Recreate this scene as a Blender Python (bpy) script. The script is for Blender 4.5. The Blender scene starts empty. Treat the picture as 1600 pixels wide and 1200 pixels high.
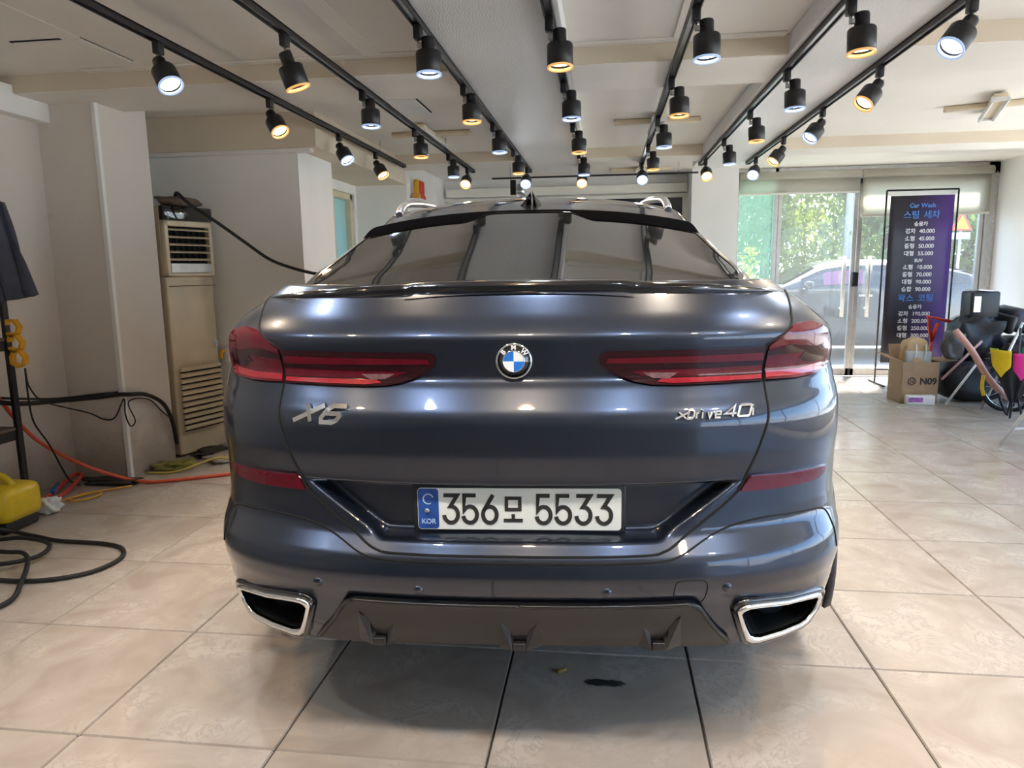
import bpy, bmesh, math, random
from mathutils import Vector, Matrix, Euler

random.seed(7)
PI = math.pi
SC = bpy.context.scene
COL = SC.collection

# ------------------------------------------------------------------ camera
cam_d = bpy.data.cameras.new('camera')
cam_d.sensor_width = 36.0
cam_d.lens = 1115.0 / 1600.0 * 36.0
cam_d.clip_start = 0.05
cam_d.clip_end = 400
cam = bpy.data.objects.new('camera', cam_d)
COL.objects.link(cam)
cam.rotation_euler = (Matrix.Rotation(math.radians(7.45), 4, 'Z') @ Matrix.Rotation(math.radians(90 - 9.02), 4, 'X')
                      @ Matrix.Rotation(math.radians(-0.8), 4, 'Z')).to_euler()
cam.location = (0, 0, 1.317)
SC.camera = cam

# ------------------------------------------------------------------ world, sun, exposure
world = bpy.data.worlds.new('sky')
SC.world = world
world.use_nodes = True
wn = world.node_tree
bg = wn.nodes['Background']
sky = wn.nodes.new('ShaderNodeTexSky')
sky.sky_type = 'HOSEK_WILKIE'
sky.turbidity = 5.0
sky.ground_albedo = 0.4
sky.sun_direction = Vector((0.2, 0.47, 0.86)).normalized()
wn.links.new(sky.outputs['Color'], bg.inputs['Color'])
bg.inputs['Strength'].default_value = 17.0
sun_d = bpy.data.lights.new('sun', 'SUN')
sun_d.energy = 24.0
sun_d.angle = math.radians(10)
sun_d.color = (1.0, 0.96, 0.9)
sun = bpy.data.objects.new('sun', sun_d)
COL.objects.link(sun)
sun.rotation_euler = Vector((-0.2, -0.47, -0.86)).to_track_quat('-Z', 'Y').to_euler()
SC.view_settings.view_transform = 'Standard'
SC.view_settings.look = 'None'
SC.view_settings.exposure = 0.45
SC.view_settings.gamma = 1.0
SC.view_settings.use_curve_mapping = False
LAMP_W = 25.0      # watts of each track spotlight

# ------------------------------------------------------------------ helpers
def tag(o, label=None, cat=None, group=None, kind=None):
    if label: o['label'] = label
    if cat: o['category'] = cat
    if group: o['group'] = group
    if kind: o['kind'] = kind
    return o

def empty(name, loc=(0, 0, 0), rz=0.0, label=None, cat=None, group=None, kind=None):
    o = bpy.data.objects.new(name, None)
    COL.objects.link(o)
    o.location = loc
    o.rotation_euler = (0, 0, rz)
    o.empty_display_size = 0.1
    return tag(o, label, cat, group, kind)

def new_obj(name, me, mt=None, parent=None):
    o = bpy.data.objects.new(name, me)
    COL.objects.link(o)
    if mt is not None and not me.materials:
        me.materials.append(mt)
    if parent is not None:
        o.parent = parent
    return o

def catmull(pts, n=6):
    P = [Vector(p) for p in pts]
    if len(P) < 3: return P
    P = [P[0] * 2 - P[1]] + P + [P[-1] * 2 - P[-2]]
    out = []
    for i in range(1, len(P) - 2):
        a, b, c, d = P[i - 1:i + 3]
        for k in range(n):
            t = k / n
            out.append(0.5 * ((2 * b) + (c - a) * t + (2 * a - 5 * b + 4 * c - d) * t * t + (3 * b - a - 3 * c + d) * t ** 3))
    out.append(P[-2])
    return out

class MB:
    def __init__(s):
        s.v = []; s.f = []; s.smooth = []
    def add(s, verts, faces, smooth=False):
        b = len(s.v)
        s.v += [tuple(v) for v in verts]
        s.f += [tuple(i + b for i in f) for f in faces]
        s.smooth += [smooth] * len(faces)
        return s
    def box(s, c, d, rot=None, M=None):
        x, y, z = d[0] / 2, d[1] / 2, d[2] / 2
        V = [Vector((i * x, j * y, k * z)) for i in (-1, 1) for j in (-1, 1) for k in (-1, 1)]
        if rot is not None:
            R = Euler(rot).to_matrix(); V = [R @ v for v in V]
        V = [v + Vector(c) for v in V]
        if M is not None: V = [M @ v for v in V]
        return s.add(V, [(0, 1, 3, 2), (4, 6, 7, 5), (0, 4, 5, 1), (2, 3, 7, 6), (0, 2, 6, 4), (1, 5, 7, 3)])
    def bbox(s, a, b, M=None):
        return s.box([(a[i] + b[i]) / 2 for i in range(3)], [abs(b[i] - a[i]) for i in range(3)], None, M)
    def rbox(s, c, d, r=0.01, M=None, rot=None):
        """bevelled box"""
        x, y, z = d[0] / 2, d[1] / 2, d[2] / 2
        r = min(r, x * .9, y * .9, z * .9)
        bm = bmesh.new()
        bmesh.ops.create_cube(bm, size=1)
        for v in bm.verts: v.co = Vector((v.co.x * 2 * x, v.co.y * 2 * y, v.co.z * 2 * z))
        bmesh.ops.bevel(bm, geom=bm.edges[:], offset=r, segments=2, affect='EDGES', profile=0.5)
        R = Euler(rot).to_matrix() if rot is not None else None
        V = []
        bm.verts.index_update()
        for v in bm.verts:
            p = (R @ v.co if R else v.co.copy()) + Vector(c)
            V.append(M @ p if M is not None else p)
        F = [[v.index for v in f.verts] for f in bm.faces]
        bm.free()
        return s.add(V, F, True)
    def cyl(s, p0, p1, r0, r1=None, n=16, caps=True, M=None):
        r1 = r0 if r1 is None else r1
        p0 = Vector(p0); p1 = Vector(p1)
        q = (p1 - p0).to_track_quat('Z', 'Y')
        V = []
        for p, r in ((p0, r0), (p1, r1)):
            for i in range(n):
                a = 2 * PI * i / n
                V.append(p + q @ Vector((r * math.cos(a), r * math.sin(a), 0)))
        if M is not None: V = [M @ v for v in V]
        s.add(V, [(i, (i + 1) % n, n + (i + 1) % n, n + i) for i in range(n)], True)
        if caps:
            b = len(s.v) - 2 * n
            s.f += [tuple(b + i for i in reversed(range(n))), tuple(b + n + i for i in range(n))]
            s.smooth += [False, False]
        return s
    def lathe(s, prof, n=24, M=None, closed=False):
        V = []; F = []
        k = len(prof)
        for i in range(n):
            a = 2 * PI * i / n
            for (r, z) in prof:
                v = Vector((r * math.cos(a), r * math.sin(a), z))
                V.append(M @ v if M is not None else v)
        for i in range(n):
            j = (i + 1) % n
            for q in range(k - 1 if not closed else k):
                q2 = (q + 1) % k
                F.append((i * k + q, j * k + q, j * k + q2, i * k + q2))
        return s.add(V, F, True)
    def tube(s, pts, r, n=8, smooth=True, sub=5, caps=True, rad=None):
        P = catmull(pts, sub) if smooth else [Vector(p) for p in pts]
        V = []; F = []
        T = None; N = None
        for i, p in enumerate(P):
            t = (P[min(i + 1, len(P) - 1)] - P[max(i - 1, 0)])
            t = t.normalized() if t.length > 1e-9 else Vector((0, 0, 1))
            if N is None:
                N = t.orthogonal().normalized()
            else:
                N = (N - t * N.dot(t))
                N = N.normalized() if N.length > 1e-6 else t.orthogonal().normalized()
            B = t.cross(N)
            rr = r if rad is None else rad(i / (len(P) - 1))
            for k in range(n):
                a = 2 * PI * k / n
                V.append(p + (N * math.cos(a) + B * math.sin(a)) * rr)
        for i in range(len(P) - 1):
            for k in range(n):
                F.append((i * n + k, i * n + (k + 1) % n, (i + 1) * n + (k + 1) % n, (i + 1) * n + k))
        s.add(V, F, True)
        if caps:
            b = len(s.v) - len(V)
            s.f += [tuple(b + k for k in reversed(range(n))), tuple(b + len(V) - n + k for k in range(n))]
            s.smooth += [False, False]
        return s
    def prism(s, poly, a, b, axis='y', M=None):
        """poly of 2D points extruded between a and b along axis"""
        def P(u, v, w):
            q = Vector((u, w, v)) if axis == 'y' else (Vector((w, u, v)) if axis == 'x' else Vector((u, v, w)))
            return M @ q if M is not None else q
        n = len(poly)
        V = [P(u, v, a) for u, v in poly] + [P(u, v, b) for u, v in poly]
        F = [tuple(range(n)), tuple(reversed(range(n, 2 * n)))] + [(i, n + i, n + (i + 1) % n, (i + 1) % n) for i in range(n)]
        return s.add(V, F)
    def grid(s, fn, nu, nv, smooth=True, wrap=False):
        V = [fn(i / nu, j / nv) for i in range(nu + 1) for j in range(nv + 1)]
        F = [(i * (nv + 1) + j, (i + 1) * (nv + 1) + j, (i + 1) * (nv + 1) + j + 1, i * (nv + 1) + j + 1) for i in range(nu) for j in range(nv)]
        return s.add(V, F, smooth)
    def mesh(s, name, fix=True):
        me = bpy.data.meshes.new(name)
        me.from_pydata(s.v, [], s.f)
        me.polygons.foreach_set('use_smooth', s.smooth)
        me.update()
        if fix:
            bm = bmesh.new(); bm.from_mesh(me)
            bmesh.ops.recalc_face_normals(bm, faces=bm.faces[:])
            bm.to_mesh(me); bm.free()
        return me
    def build(s, name, mt, parent=None, bevel=0.0, fix=True, solid=0.0):
        o = new_obj(name, s.mesh(name, fix), mt, parent)
        if solid:
            m = o.modifiers.new('solid', 'SOLIDIFY'); m.thickness = solid; m.offset = 0
        if bevel:
            m = o.modifiers.new('bevel', 'BEVEL'); m.width = bevel; m.segments = 2; m.limit_method = 'ANGLE'
        return o

def struct(o):
    o['kind'] = 'structure'
    return o

# ------------------------------------------------------------------ materials
def mat(name, col, rough=0.5, metal=0.0, var=0.0, scale=8.0, bump=0.0, bscale=60.0, coat=0.0, emit=None, estr=0.0, spec=0.5,
        sheen=0.0, objvar=0.0, rvar=0.0):
    m = bpy.data.materials.new(name)
    m.use_nodes = True
    nt = m.node_tree; N = nt.nodes; L = nt.links
    b = N['Principled BSDF']
    c = (col[0], col[1], col[2], 1)
    b.inputs['Base Color'].default_value = c
    b.inputs['Roughness'].default_value = rough
    b.inputs['Metallic'].default_value = metal
    b.inputs['Specular IOR Level'].default_value = spec
    if coat:
        b.inputs['Coat Weight'].default_value = coat
        b.inputs['Coat Roughness'].default_value = 0.03
    if sheen: b.inputs['Sheen Weight'].default_value = sheen
    if emit is not None:
        b.inputs['Emission Color'].default_value = (emit[0], emit[1], emit[2], 1)
        b.inputs['Emission Strength'].default_value = estr
    if var or bump or rvar:
        tc = N.new('ShaderNodeTexCoord')
        nz = N.new('ShaderNodeTexNoise')
        nz.inputs['Scale'].default_value = scale
        nz.inputs['Detail'].default_value = 6
        L.new(tc.outputs['Object'], nz.inputs['Vector'])
        if var:
            mx = N.new('ShaderNodeMix'); mx.data_type = 'RGBA'
            mx.inputs['A'].default_value = tuple(max(0, k * (1 - var)) for k in col) + (1,)
            mx.inputs['B'].default_value = tuple(min(1, k * (1 + var)) for k in col) + (1,)
            mr = N.new('ShaderNodeMapRange')
            mr.inputs['From Min'].default_value = 0.3; mr.inputs['From Max'].default_value = 0.7
            L.new(nz.outputs['Fac'], mr.inputs['Value'])
            L.new(mr.outputs['Result'], mx.inputs['Factor'])
            L.new(mx.outputs['Result'], b.inputs['Base Color'])
        if rvar:
            mr2 = N.new('ShaderNodeMapRange')
            mr2.inputs['From Min'].default_value = 0.3; mr2.inputs['From Max'].default_value = 0.7
            mr2.inputs['To Min'].default_value = max(0.01, rough - rvar); mr2.inputs['To Max'].default_value = min(1, rough + rvar)
            L.new(nz.outputs['Fac'], mr2.inputs['Value'])
            L.new(mr2.outputs['Result'], b.inputs['Roughness'])
        if bump:
            nb = N.new('ShaderNodeTexNoise')
            nb.inputs['Scale'].default_value = bscale
            nb.inputs['Detail'].default_value = 4
            L.new(tc.outputs['Object'], nb.inputs['Vector'])
            bp = N.new('ShaderNodeBump')
            bp.inputs['Strength'].default_value = bump
            bp.inputs['Distance'].default_value = 0.01
            L.new(nb.outputs['Fac'], bp.inputs['Height'])
            L.new(bp.outputs['Normal'], b.inputs['Normal'])
    return m

def glass_mat(name, tint=(0.9, 0.97, 0.95), refl=0.5, cloudy=0.0):
    m = bpy.data.materials.new(name); m.use_nodes = True
    nt = m.node_tree; N = nt.nodes; L = nt.links
    N.remove(N['Principled BSDF'])
    out = N['Material Output']
    tr = N.new('ShaderNodeBsdfTransparent'); tr.inputs['Color'].default_value = tint + (1,)
    gl = N.new('ShaderNodeBsdfGlossy'); gl.inputs['Roughness'].default_value = 0.02
    lw = N.new('ShaderNodeLayerWeight'); lw.inputs['Blend'].default_value = 0.5      # 1 - |cos|, same on both faces of the pane
    pw = N.new('ShaderNodeMath'); pw.operation = 'POWER'; pw.inputs[1].default_value = 5.0
    L.new(lw.outputs['Facing'], pw.inputs[0])
    fr = N.new('ShaderNodeMath'); fr.operation = 'MULTIPLY_ADD'; fr.inputs[1].default_value = 0.9; fr.inputs[2].default_value = 0.03
    L.new(pw.outputs[0], fr.inputs[0])
    mx = N.new('ShaderNodeMixShader')
    L.new(fr.outputs[0], mx.inputs['Fac']); L.new(tr.outputs[0], mx.inputs[1]); L.new(gl.outputs[0], mx.inputs[2])
    last = mx
    if cloudy:
        tl = N.new('ShaderNodeBsdfTranslucent'); tl.inputs['Color'].default_value = tint + (1,)
        df = N.new('ShaderNodeBsdfDiffuse'); df.inputs['Color'].default_value = tint + (1,)
        m2 = N.new('ShaderNodeMixShader'); m2.inputs['Fac'].default_value = 0.3
        L.new(tl.outputs[0], m2.inputs[1]); L.new(df.outputs[0], m2.inputs[2])
        m3 = N.new('ShaderNodeMixShader'); m3.inputs['Fac'].default_value = cloudy
        L.new(mx.outputs[0], m3.inputs[1]); L.new(m2.outputs[0], m3.inputs[2])
        last = m3
    L.new(last.outputs[0], out.inputs['Surface'])
    return m

def tile_material():
    m = bpy.data.materials.new('marble_tile'); m.use_nodes = True
    nt = m.node_tree; N = nt.nodes; L = nt.links
    b = N['Principled BSDF']
    geo = N.new('ShaderNodeNewGeometry'); oi = N.new('ShaderNodeObjectInfo')
    off = N.new('ShaderNodeVectorMath'); off.operation = 'MULTIPLY_ADD'
    comb = N.new('ShaderNodeCombineXYZ')
    mul = N.new('ShaderNodeMath'); mul.operation = 'MULTIPLY'; mul.inputs[1].default_value = 37.0
    L.new(oi.outputs['Random'], mul.inputs[0]); L.new(mul.outputs[0], comb.inputs['Z'])
    off.inputs[1].default_value = (1, 1, 1)
    L.new(geo.outputs['Position'], off.inputs[0]); L.new(comb.outputs[0], off.inputs[2])
    n1 = N.new('ShaderNodeTexNoise'); n1.inputs['Scale'].default_value = 3.2; n1.inputs['Detail'].default_value = 8; n1.inputs['Distortion'].default_value = 1.2
    n2 = N.new('ShaderNodeTexNoise'); n2.inputs['Scale'].default_value = 7.0; n2.inputs['Detail'].default_value = 10; n2.inputs['Roughness'].default_value = 0.7; n2.inputs['Distortion'].default_value = 2.0
    n3 = N.new('ShaderNodeTexNoise'); n3.inputs['Scale'].default_value = 0.9; n3.inputs['Detail'].default_value = 4
    L.new(off.outputs[0], n1.inputs['Vector']); L.new(off.outputs[0], n2.inputs['Vector']); L.new(geo.outputs['Position'], n3.inputs['Vector'])
    r1 = N.new('ShaderNodeValToRGB')
    r1.color_ramp.elements[0].position = 0.35; r1.color_ramp.elements[0].color = (0.385, 0.325, 0.275, 1)
    r1.color_ramp.elements[1].position = 0.65; r1.color_ramp.elements[1].color = (0.515, 0.455, 0.40, 1)
    L.new(n1.outputs['Fac'], r1.inputs['Fac'])
    # thin veins: |noise - .5| near 0
    sb = N.new('ShaderNodeMath'); sb.operation = 'SUBTRACT'; sb.inputs[1].default_value = 0.5
    ab = N.new('ShaderNodeMath'); ab.operation = 'ABSOLUTE'
    L.new(n2.outputs['Fac'], sb.inputs[0]); L.new(sb.outputs[0], ab.inputs[0])
    mr = N.new('ShaderNodeMapRange'); mr.inputs['From Min'].default_value = 0.0; mr.inputs['From Max'].default_value = 0.035
    mr.inputs['To Min'].default_value = 0.78; mr.inputs['To Max'].default_value = 1.0
    L.new(ab.outputs[0], mr.inputs['Value'])
    # veins only in patches
    gate = N.new('ShaderNodeMapRange'); gate.inputs['From Min'].default_value = 0.48; gate.inputs['From Max'].default_value = 0.6
    L.new(n1.outputs['Fac'], gate.inputs['Value'])
    vm = N.new('ShaderNodeMix'); vm.data_type = 'FLOAT'
    vm.inputs['A'].default_value = 1.0
    L.new(gate.outputs['Result'], vm.inputs['Factor']); L.new(mr.outputs['Result'], vm.inputs['B'])
    mc = N.new('ShaderNodeMix'); mc.data_type = 'RGBA'; mc.blend_type = 'MULTIPLY'; mc.inputs['Factor'].default_value = 1
    L.new(r1.outputs['Color'], mc.inputs['A']); L.new(vm.outputs['Result'], mc.inputs['B'])
    L.new(mc.outputs['Result'], b.inputs['Base Color'])
    rr = N.new('ShaderNodeMapRange'); rr.inputs['From Min'].default_value = 0.3; rr.inputs['From Max'].default_value = 0.7
    rr.inputs['To Min'].default_value = 0.11; rr.inputs['To Max'].default_value = 0.30
    L.new(n3.outputs['Fac'], rr.inputs['Value']); L.new(rr.outputs['Result'], b.inputs['Roughness'])
    return m

def wallpaper_material():
    m = bpy.data.materials.new('embossed_wallpaper'); m.use_nodes = True
    nt = m.node_tree; N = nt.nodes; L = nt.links
    b = N['Principled BSDF']; b.inputs['Base Color'].default_value = (0.82, 0.81, 0.79, 1); b.inputs['Roughness'].default_value = 0.6
    tc = N.new('ShaderNodeTexCoord')
    w = N.new('ShaderNodeTexWave'); w.wave_type = 'BANDS'; w.inputs['Scale'].default_value = 24; w.inputs['Distortion'].default_value = 8
    w.inputs['Detail'].default_value = 3; w.inputs['Detail Scale'].default_value = 1.2
    L.new(tc.outputs['Object'], w.inputs['Vector'])
    bp = N.new('ShaderNodeBump'); bp.inputs['Strength'].default_value = 0.10; bp.inputs['Distance'].default_value = 0.01
    L.new(w.outputs['Fac'], bp.inputs['Height']); L.new(bp.outputs['Normal'], b.inputs['Normal'])
    return m

def wall_material(name, col, dirt=(0.42, 0.36, 0.30), zdirt=0.45):
    """painted plaster with grime stains near the foot of the wall"""
    m = bpy.data.materials.new(name); m.use_nodes = True
    nt = m.node_tree; N = nt.nodes; L = nt.links
    b = N['Principled BSDF']; b.inputs['Roughness'].default_value = 0.7
    geo = N.new('ShaderNodeNewGeometry'); sep = N.new('ShaderNodeSeparateXYZ'); L.new(geo.outputs['Position'], sep.inputs[0])
    nz = N.new('ShaderNodeTexNoise'); nz.inputs['Scale'].default_value = 3.5; nz.inputs['Detail'].default_value = 8; nz.inputs['Roughness'].default_value = 0.65
    L.new(geo.outputs['Position'], nz.inputs['Vector'])
    mr = N.new('ShaderNodeMapRange'); mr.inputs['From Min'].default_value = 0.0; mr.inputs['From Max'].default_value = zdirt
    mr.inputs['To Min'].default_value = 0.75; mr.inputs['To Max'].default_value = 0.0
    L.new(sep.outputs['Z'], mr.inputs['Value'])
    ad = N.new('ShaderNodeMath'); ad.operation = 'ADD'; L.new(mr.outputs['Result'], ad.inputs[0]); L.new(nz.outputs['Fac'], ad.inputs[1])
    m2 = N.new('ShaderNodeMapRange'); m2.inputs['From Min'].default_value = 0.62; m2.inputs['From Max'].default_value = 1.1
    L.new(ad.outputs[0], m2.inputs['Value'])
    mx = N.new('ShaderNodeMix'); mx.data_type = 'RGBA'
    mx.inputs['A'].default_value = col + (1,); mx.inputs['B'].default_value = dirt + (1,)
    L.new(m2.outputs['Result'], mx.inputs['Factor']); L.new(mx.outputs['Result'], b.inputs['Base Color'])
    bp = N.new('ShaderNodeBump'); bp.inputs['Strength'].default_value = 0.08; bp.inputs['Distance'].default_value = 0.02
    L.new(nz.outputs['Fac'], bp.inputs['Height']); L.new(bp.outputs['Normal'], b.inputs['Normal'])
    return m

M_TILE = tile_material()
M_GROUT = mat('grout', (0.05, 0.045, 0.04), 0.9, var=0.3)
M_WALL = wall_material('white_wall', (0.72, 0.66, 0.60))
M_WALLP = mat('plain_wall', (0.86, 0.85, 0.82), 0.7, var=0.04, scale=2)
M_CEIL = mat('ceiling_paint', (0.85, 0.81, 0.74), 0.75, var=0.04, scale=1.5)
M_BEAM = mat('beam_paint', (0.70, 0.61, 0.48), 0.7, var=0.05, scale=2)  # tan paint; on cross beam fronts it also carries their shade
M_PAPER = wallpaper_material()
M_BLACK = mat('black_metal', (0.012, 0.012, 0.014), 0.4, var=0.2)
M_BLKPL = mat('black_plastic', (0.014, 0.014, 0.016), 0.45, var=0.2, bump=0.1, bscale=300)
M_RUBBER = mat('black_rubber', (0.012, 0.012, 0.012), 0.6, var=0.2, bump=0.15, bscale=80)
M_STEEL = mat('brushed_steel', (0.55, 0.55, 0.56), 0.3, 1.0, var=0.1, scale=30)
M_CHROME = mat('chrome', (0.78, 0.79, 0.80), 0.08, 1.0, var=0.03)
M_ALU = mat('aluminium_frame', (0.55, 0.54, 0.52), 0.4, 0.6, var=0.08, scale=20)
M_IVORY = mat('ivory_plastic', (0.72, 0.61, 0.43), 0.45, var=0.06, scale=6)
M_CREAM = mat('cream_paint', (0.80, 0.78, 0.70), 0.8, var=0.03, scale=10)
def blind_material():
    m = mat('cream_blind', (0.82, 0.80, 0.73), 0.85, var=0.03, scale=10)
    N = m.node_tree.nodes; L = m.node_tree.links
    tl = N.new('ShaderNodeBsdfTranslucent'); tl.inputs['Color'].default_value = (0.80, 0.78, 0.70, 1)
    mx = N.new('ShaderNodeMixShader'); mx.inputs['Fac'].default_value = 0.65
    L.new(N['Principled BSDF'].outputs[0], mx.inputs[1]); L.new(tl.outputs[0], mx.inputs[2]); L.new(mx.outputs[0], N['Material Output'].inputs['Surface'])
    return m
M_BLIND = blind_material()
M_MATTE = mat('matte_black', (0.004, 0.004, 0.0045), 0.95, var=0.1, spec=0.0)
M_HANDLE = mat('satin_handle', (0.82, 0.82, 0.80), 0.35, 0.1, var=0.05)
M_WHITE = mat('white_plastic', (0.78, 0.78, 0.76), 0.4, var=0.04)
M_YELLOW = mat('yellow_plastic', (0.75, 0.52, 0.02), 0.4, var=0.1, scale=15)
M_ORANGE = mat('amber_plastic', (0.75, 0.36, 0.01), 0.4, var=0.1, scale=15)
M_RED = mat('red_plastic', (0.62, 0.05, 0.03), 0.4, var=0.1, scale=15)
M_REDHOSE = mat('red_hose', (0.72, 0.10, 0.04), 0.35, var=0.12, scale=20)
M_CARD = mat('cardboard', (0.38, 0.25, 0.15), 0.8, var=0.1, scale=10, bump=0.1, bscale=120)
M_INK = mat('printed_ink', (0.02, 0.018, 0.016), 0.7, var=0.15)
M_PLATEW = mat('plate_white', (0.72, 0.74, 0.70), 0.35, var=0.02)
M_BLUE = mat('plate_blue', (0.015, 0.07, 0.30), 0.35, var=0.3, scale=30)
M_PAINT = mat('dark_blue_grey_paint', (0.026, 0.035, 0.058), 0.30, 0.85, var=0.06, scale=700, coat=1.0)
M_GLOSSBLK = mat('gloss_black', (0.006, 0.006, 0.008), 0.12, var=0.1, coat=1.0)
M_CARGLASS = mat('tinted_car_glass', (0.012, 0.013, 0.014), 0.03, var=0.05, coat=0.6, spec=0.8)
M_DIFF = mat('diffuser_plastic', (0.014, 0.0145, 0.016), 0.3, var=0.15, scale=12)
M_LRED = mat('lamp_red', (0.085, 0.001, 0.008), 0.12, var=0.15, scale=40, coat=0.5, spec=0.35)
M_LRED2 = mat('lamp_bright_red', (0.26, 0.003, 0.014), 0.15, var=0.15, scale=60, coat=1.0)
M_LDARK = mat('lamp_dark_red', (0.018, 0.001, 0.003), 0.1, var=0.2, scale=40, coat=0.4, spec=0.35)
M_LCLEAR = mat('lamp_clear', (0.16, 0.08, 0.09), 0.15, var=0.3, scale=120, coat=1.0)
M_SHADOWGAP = mat('panel_gap', (0.002, 0.002, 0.002), 0.9, var=0.1)
M_GLASS = glass_mat('clear_glass', (0.97, 0.985, 0.98))
M_DOORGLASS = glass_mat('hazy_door_glass', (0.95, 0.97, 0.97), cloudy=0.03)  # slight whitish veil mixed in for glare on the panes
M_FROST = glass_mat('frosted_green_glass', (0.34, 0.43, 0.40), cloudy=0.75)
M_COOL = mat('cool_lens', (0.9, 0.95, 1.0), 0.3, emit=(0.86, 0.93, 1.0), estr=14.0, var=0.02)
M_WARM = mat('warm_lens', (1.0, 0.9, 0.7), 0.3, emit=(1.0, 0.70, 0.36), estr=12.0, var=0.02)
M_RIMC = mat('cool_glow_rim', (0.2, 0.22, 0.26), 0.3, emit=(0.45, 0.62, 1.0), estr=0.55, var=0.02)
M_RIMW = mat('warm_glow_rim', (0.26, 0.2, 0.12), 0.3, emit=(1.0, 0.50, 0.14), estr=0.6, var=0.02)
for _m in (M_COOL, M_WARM, M_RIMC, M_RIMW): _m.cycles.emission_sampling = 'NONE'

def text_obj(name, body, size, mt, parent, M, ext=0.001, bold=0.0, xs=1.0, align='CENTER'):
    cu = bpy.data.curves.new(name, 'FONT')
    cu.body = body; cu.size = size; cu.extrude = ext; cu.offset = bold
    cu.align_x = align; cu.align_y = 'CENTER'
    t = bpy.data.objects.new(name + '_tmp', cu)
    COL.objects.link(t)
    bpy.context.view_layer.update()
    me = bpy.data.meshes.new_from_object(t.evaluated_get(bpy.context.evaluated_depsgraph_get()))
    bpy.data.objects.remove(t); bpy.data.curves.remove(cu)
    me.materials.clear()
    for v in me.vertices: v.co.x *= xs
    me.transform(M)
    return new_obj(name, me, mt, parent)

# text faces: local x -> world x, local y -> world z, facing -Y
def facing(loc, rz=0.0, tilt=0.0):
    return Matrix.Translation(loc) @ Matrix.Rotation(rz, 4, 'Z') @ Matrix.Rotation(PI / 2 + tilt, 4, 'X')
# ================================================================== THE ROOM
XL, XR, YN, YF = -3.47, 4.42, -4.6, 9.0
ZC, ZB = 2.46, 2.36

# floor: a grout bed and every tile in view as a piece of its own
floor = struct(MB().bbox((XL - .1, YN, -0.12), (XR + .1, YF, -0.006)).build('floor', M_GROUT))
TS, GAP = 0.6, 0.005
def tile_mesh(w, d):
    b = MB()
    e = 0.003
    x, y = w / 2, d / 2
    V = [(-x, -y, -.006), (x, -y, -.006), (x, y, -.006), (-x, y, -.006), (-x + e, -y + e, 0), (x - e, -y + e, 0), (x - e, y - e, 0), (-x + e, y - e, 0)]
    b.add(V, [(4, 5, 6, 7), (0, 1, 5, 4), (1, 2, 6, 5), (2, 3, 7, 6), (3, 0, 4, 7)])
    me = b.mesh('tile'); me.materials.append(M_TILE)
    return me
full = tile_mesh(TS - GAP, TS - GAP)
X0, Y0 = -0.31, 1.715
rest = MB()
for i in range(-6, 9):
    for j in range(-11, 13):
        xa, xb = max(X0 + TS * i, XL), min(X0 + TS * (i + 1), XR)
        ya, yb = max(Y0 + TS * j, YN), min(Y0 + TS * (j + 1), YF)
        if xb - xa < .03 or yb - ya < .03: continue
        me = full if (xb - xa > TS - .001 and yb - ya > TS - .001) else None
        if yb < 1.05:
            rest.bbox((xa + GAP / 2, ya + GAP / 2, -.006), (xb - GAP / 2, yb - GAP / 2, 0.0))
            continue
        o = new_obj('tile', me or tile_mesh(xb - xa - GAP, yb - ya - GAP), None, floor)
        o.location = ((xa + xb) / 2, (ya + yb) / 2, 0)
r_ = rest.build('tile_field', M_TILE, floor); r_['kind'] = 'stuff'

# ceiling with a grid of shallow beams
struct(MB().bbox((XL - .2, YN, ZC), (XR + .2, YF + .06, ZC + .12)).bbox((-2.75, YF + .06, ZC), (1.53, YF + .4, ZC + .12)).build('ceiling', M_CEIL))
nb = [0]
def beam(a, b, m=None):
    nb[0] += 1
    o = struct(MB().bbox(a, b).build('trim_%d' % nb[0], m or M_CEIL, bevel=0.004))
    if m is None:      # added board: tan paint plus the near face's shade in its colour
        MB().bbox((a[0], a[1] - .008, a[2] + .004), (b[0], a[1], b[2])).build('shade_board', M_BEAM, o)
    return o
beam((XL, 3.92, ZB), (-0.80, 4.46, ZC)); beam((-0.19, 3.92, ZB), (0.90, 4.46, ZC)); beam((1.43, 3.88, ZB), (XR, 4.42, ZC))
beam((-2.06, 7.10, ZB), (-0.80, 7.48, ZC)); beam((-0.19, 7.10, ZB), (0.90, 7.48, ZC)); beam((1.43, 6.95, ZB), (XR, 7.33, ZC))
beam((XL, 0.3, ZB), (-0.80, 0.8, ZC)); beam((-0.19, 0.3, ZB), (0.90, 0.8, ZC)); beam((1.43, 0.3, ZB), (XR, 0.8, ZC))
beam((-0.80, YN, ZB), (-0.19, 7.9, ZC), M_PAPER); beam((0.90, YN, ZB), (1.43, 7.9, ZC), M_PAPER)
# flat cover strips on the recessed ceiling beside the beams
for (xa, xb, ya, yb) in ((-2.9, -0.82, 3.86, 3.92), (-0.17, 0.88, 3.86, 3.92), (-2.05, -0.82, 4.46, 4.72), (-0.17, 0.88, 4.46, 4.72), (1.45, XR, 4.42, 4.70)):
    beam((xa, ya, ZC - .012), (xb, yb, ZC), M_CEIL)
# plasterboard battens seen as faint strips
for xa in (-2.62, -1.28, 0.33):
    beam((xa, .9, ZC - .006), (xa + .10, 3.86, ZC), M_CEIL)

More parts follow.
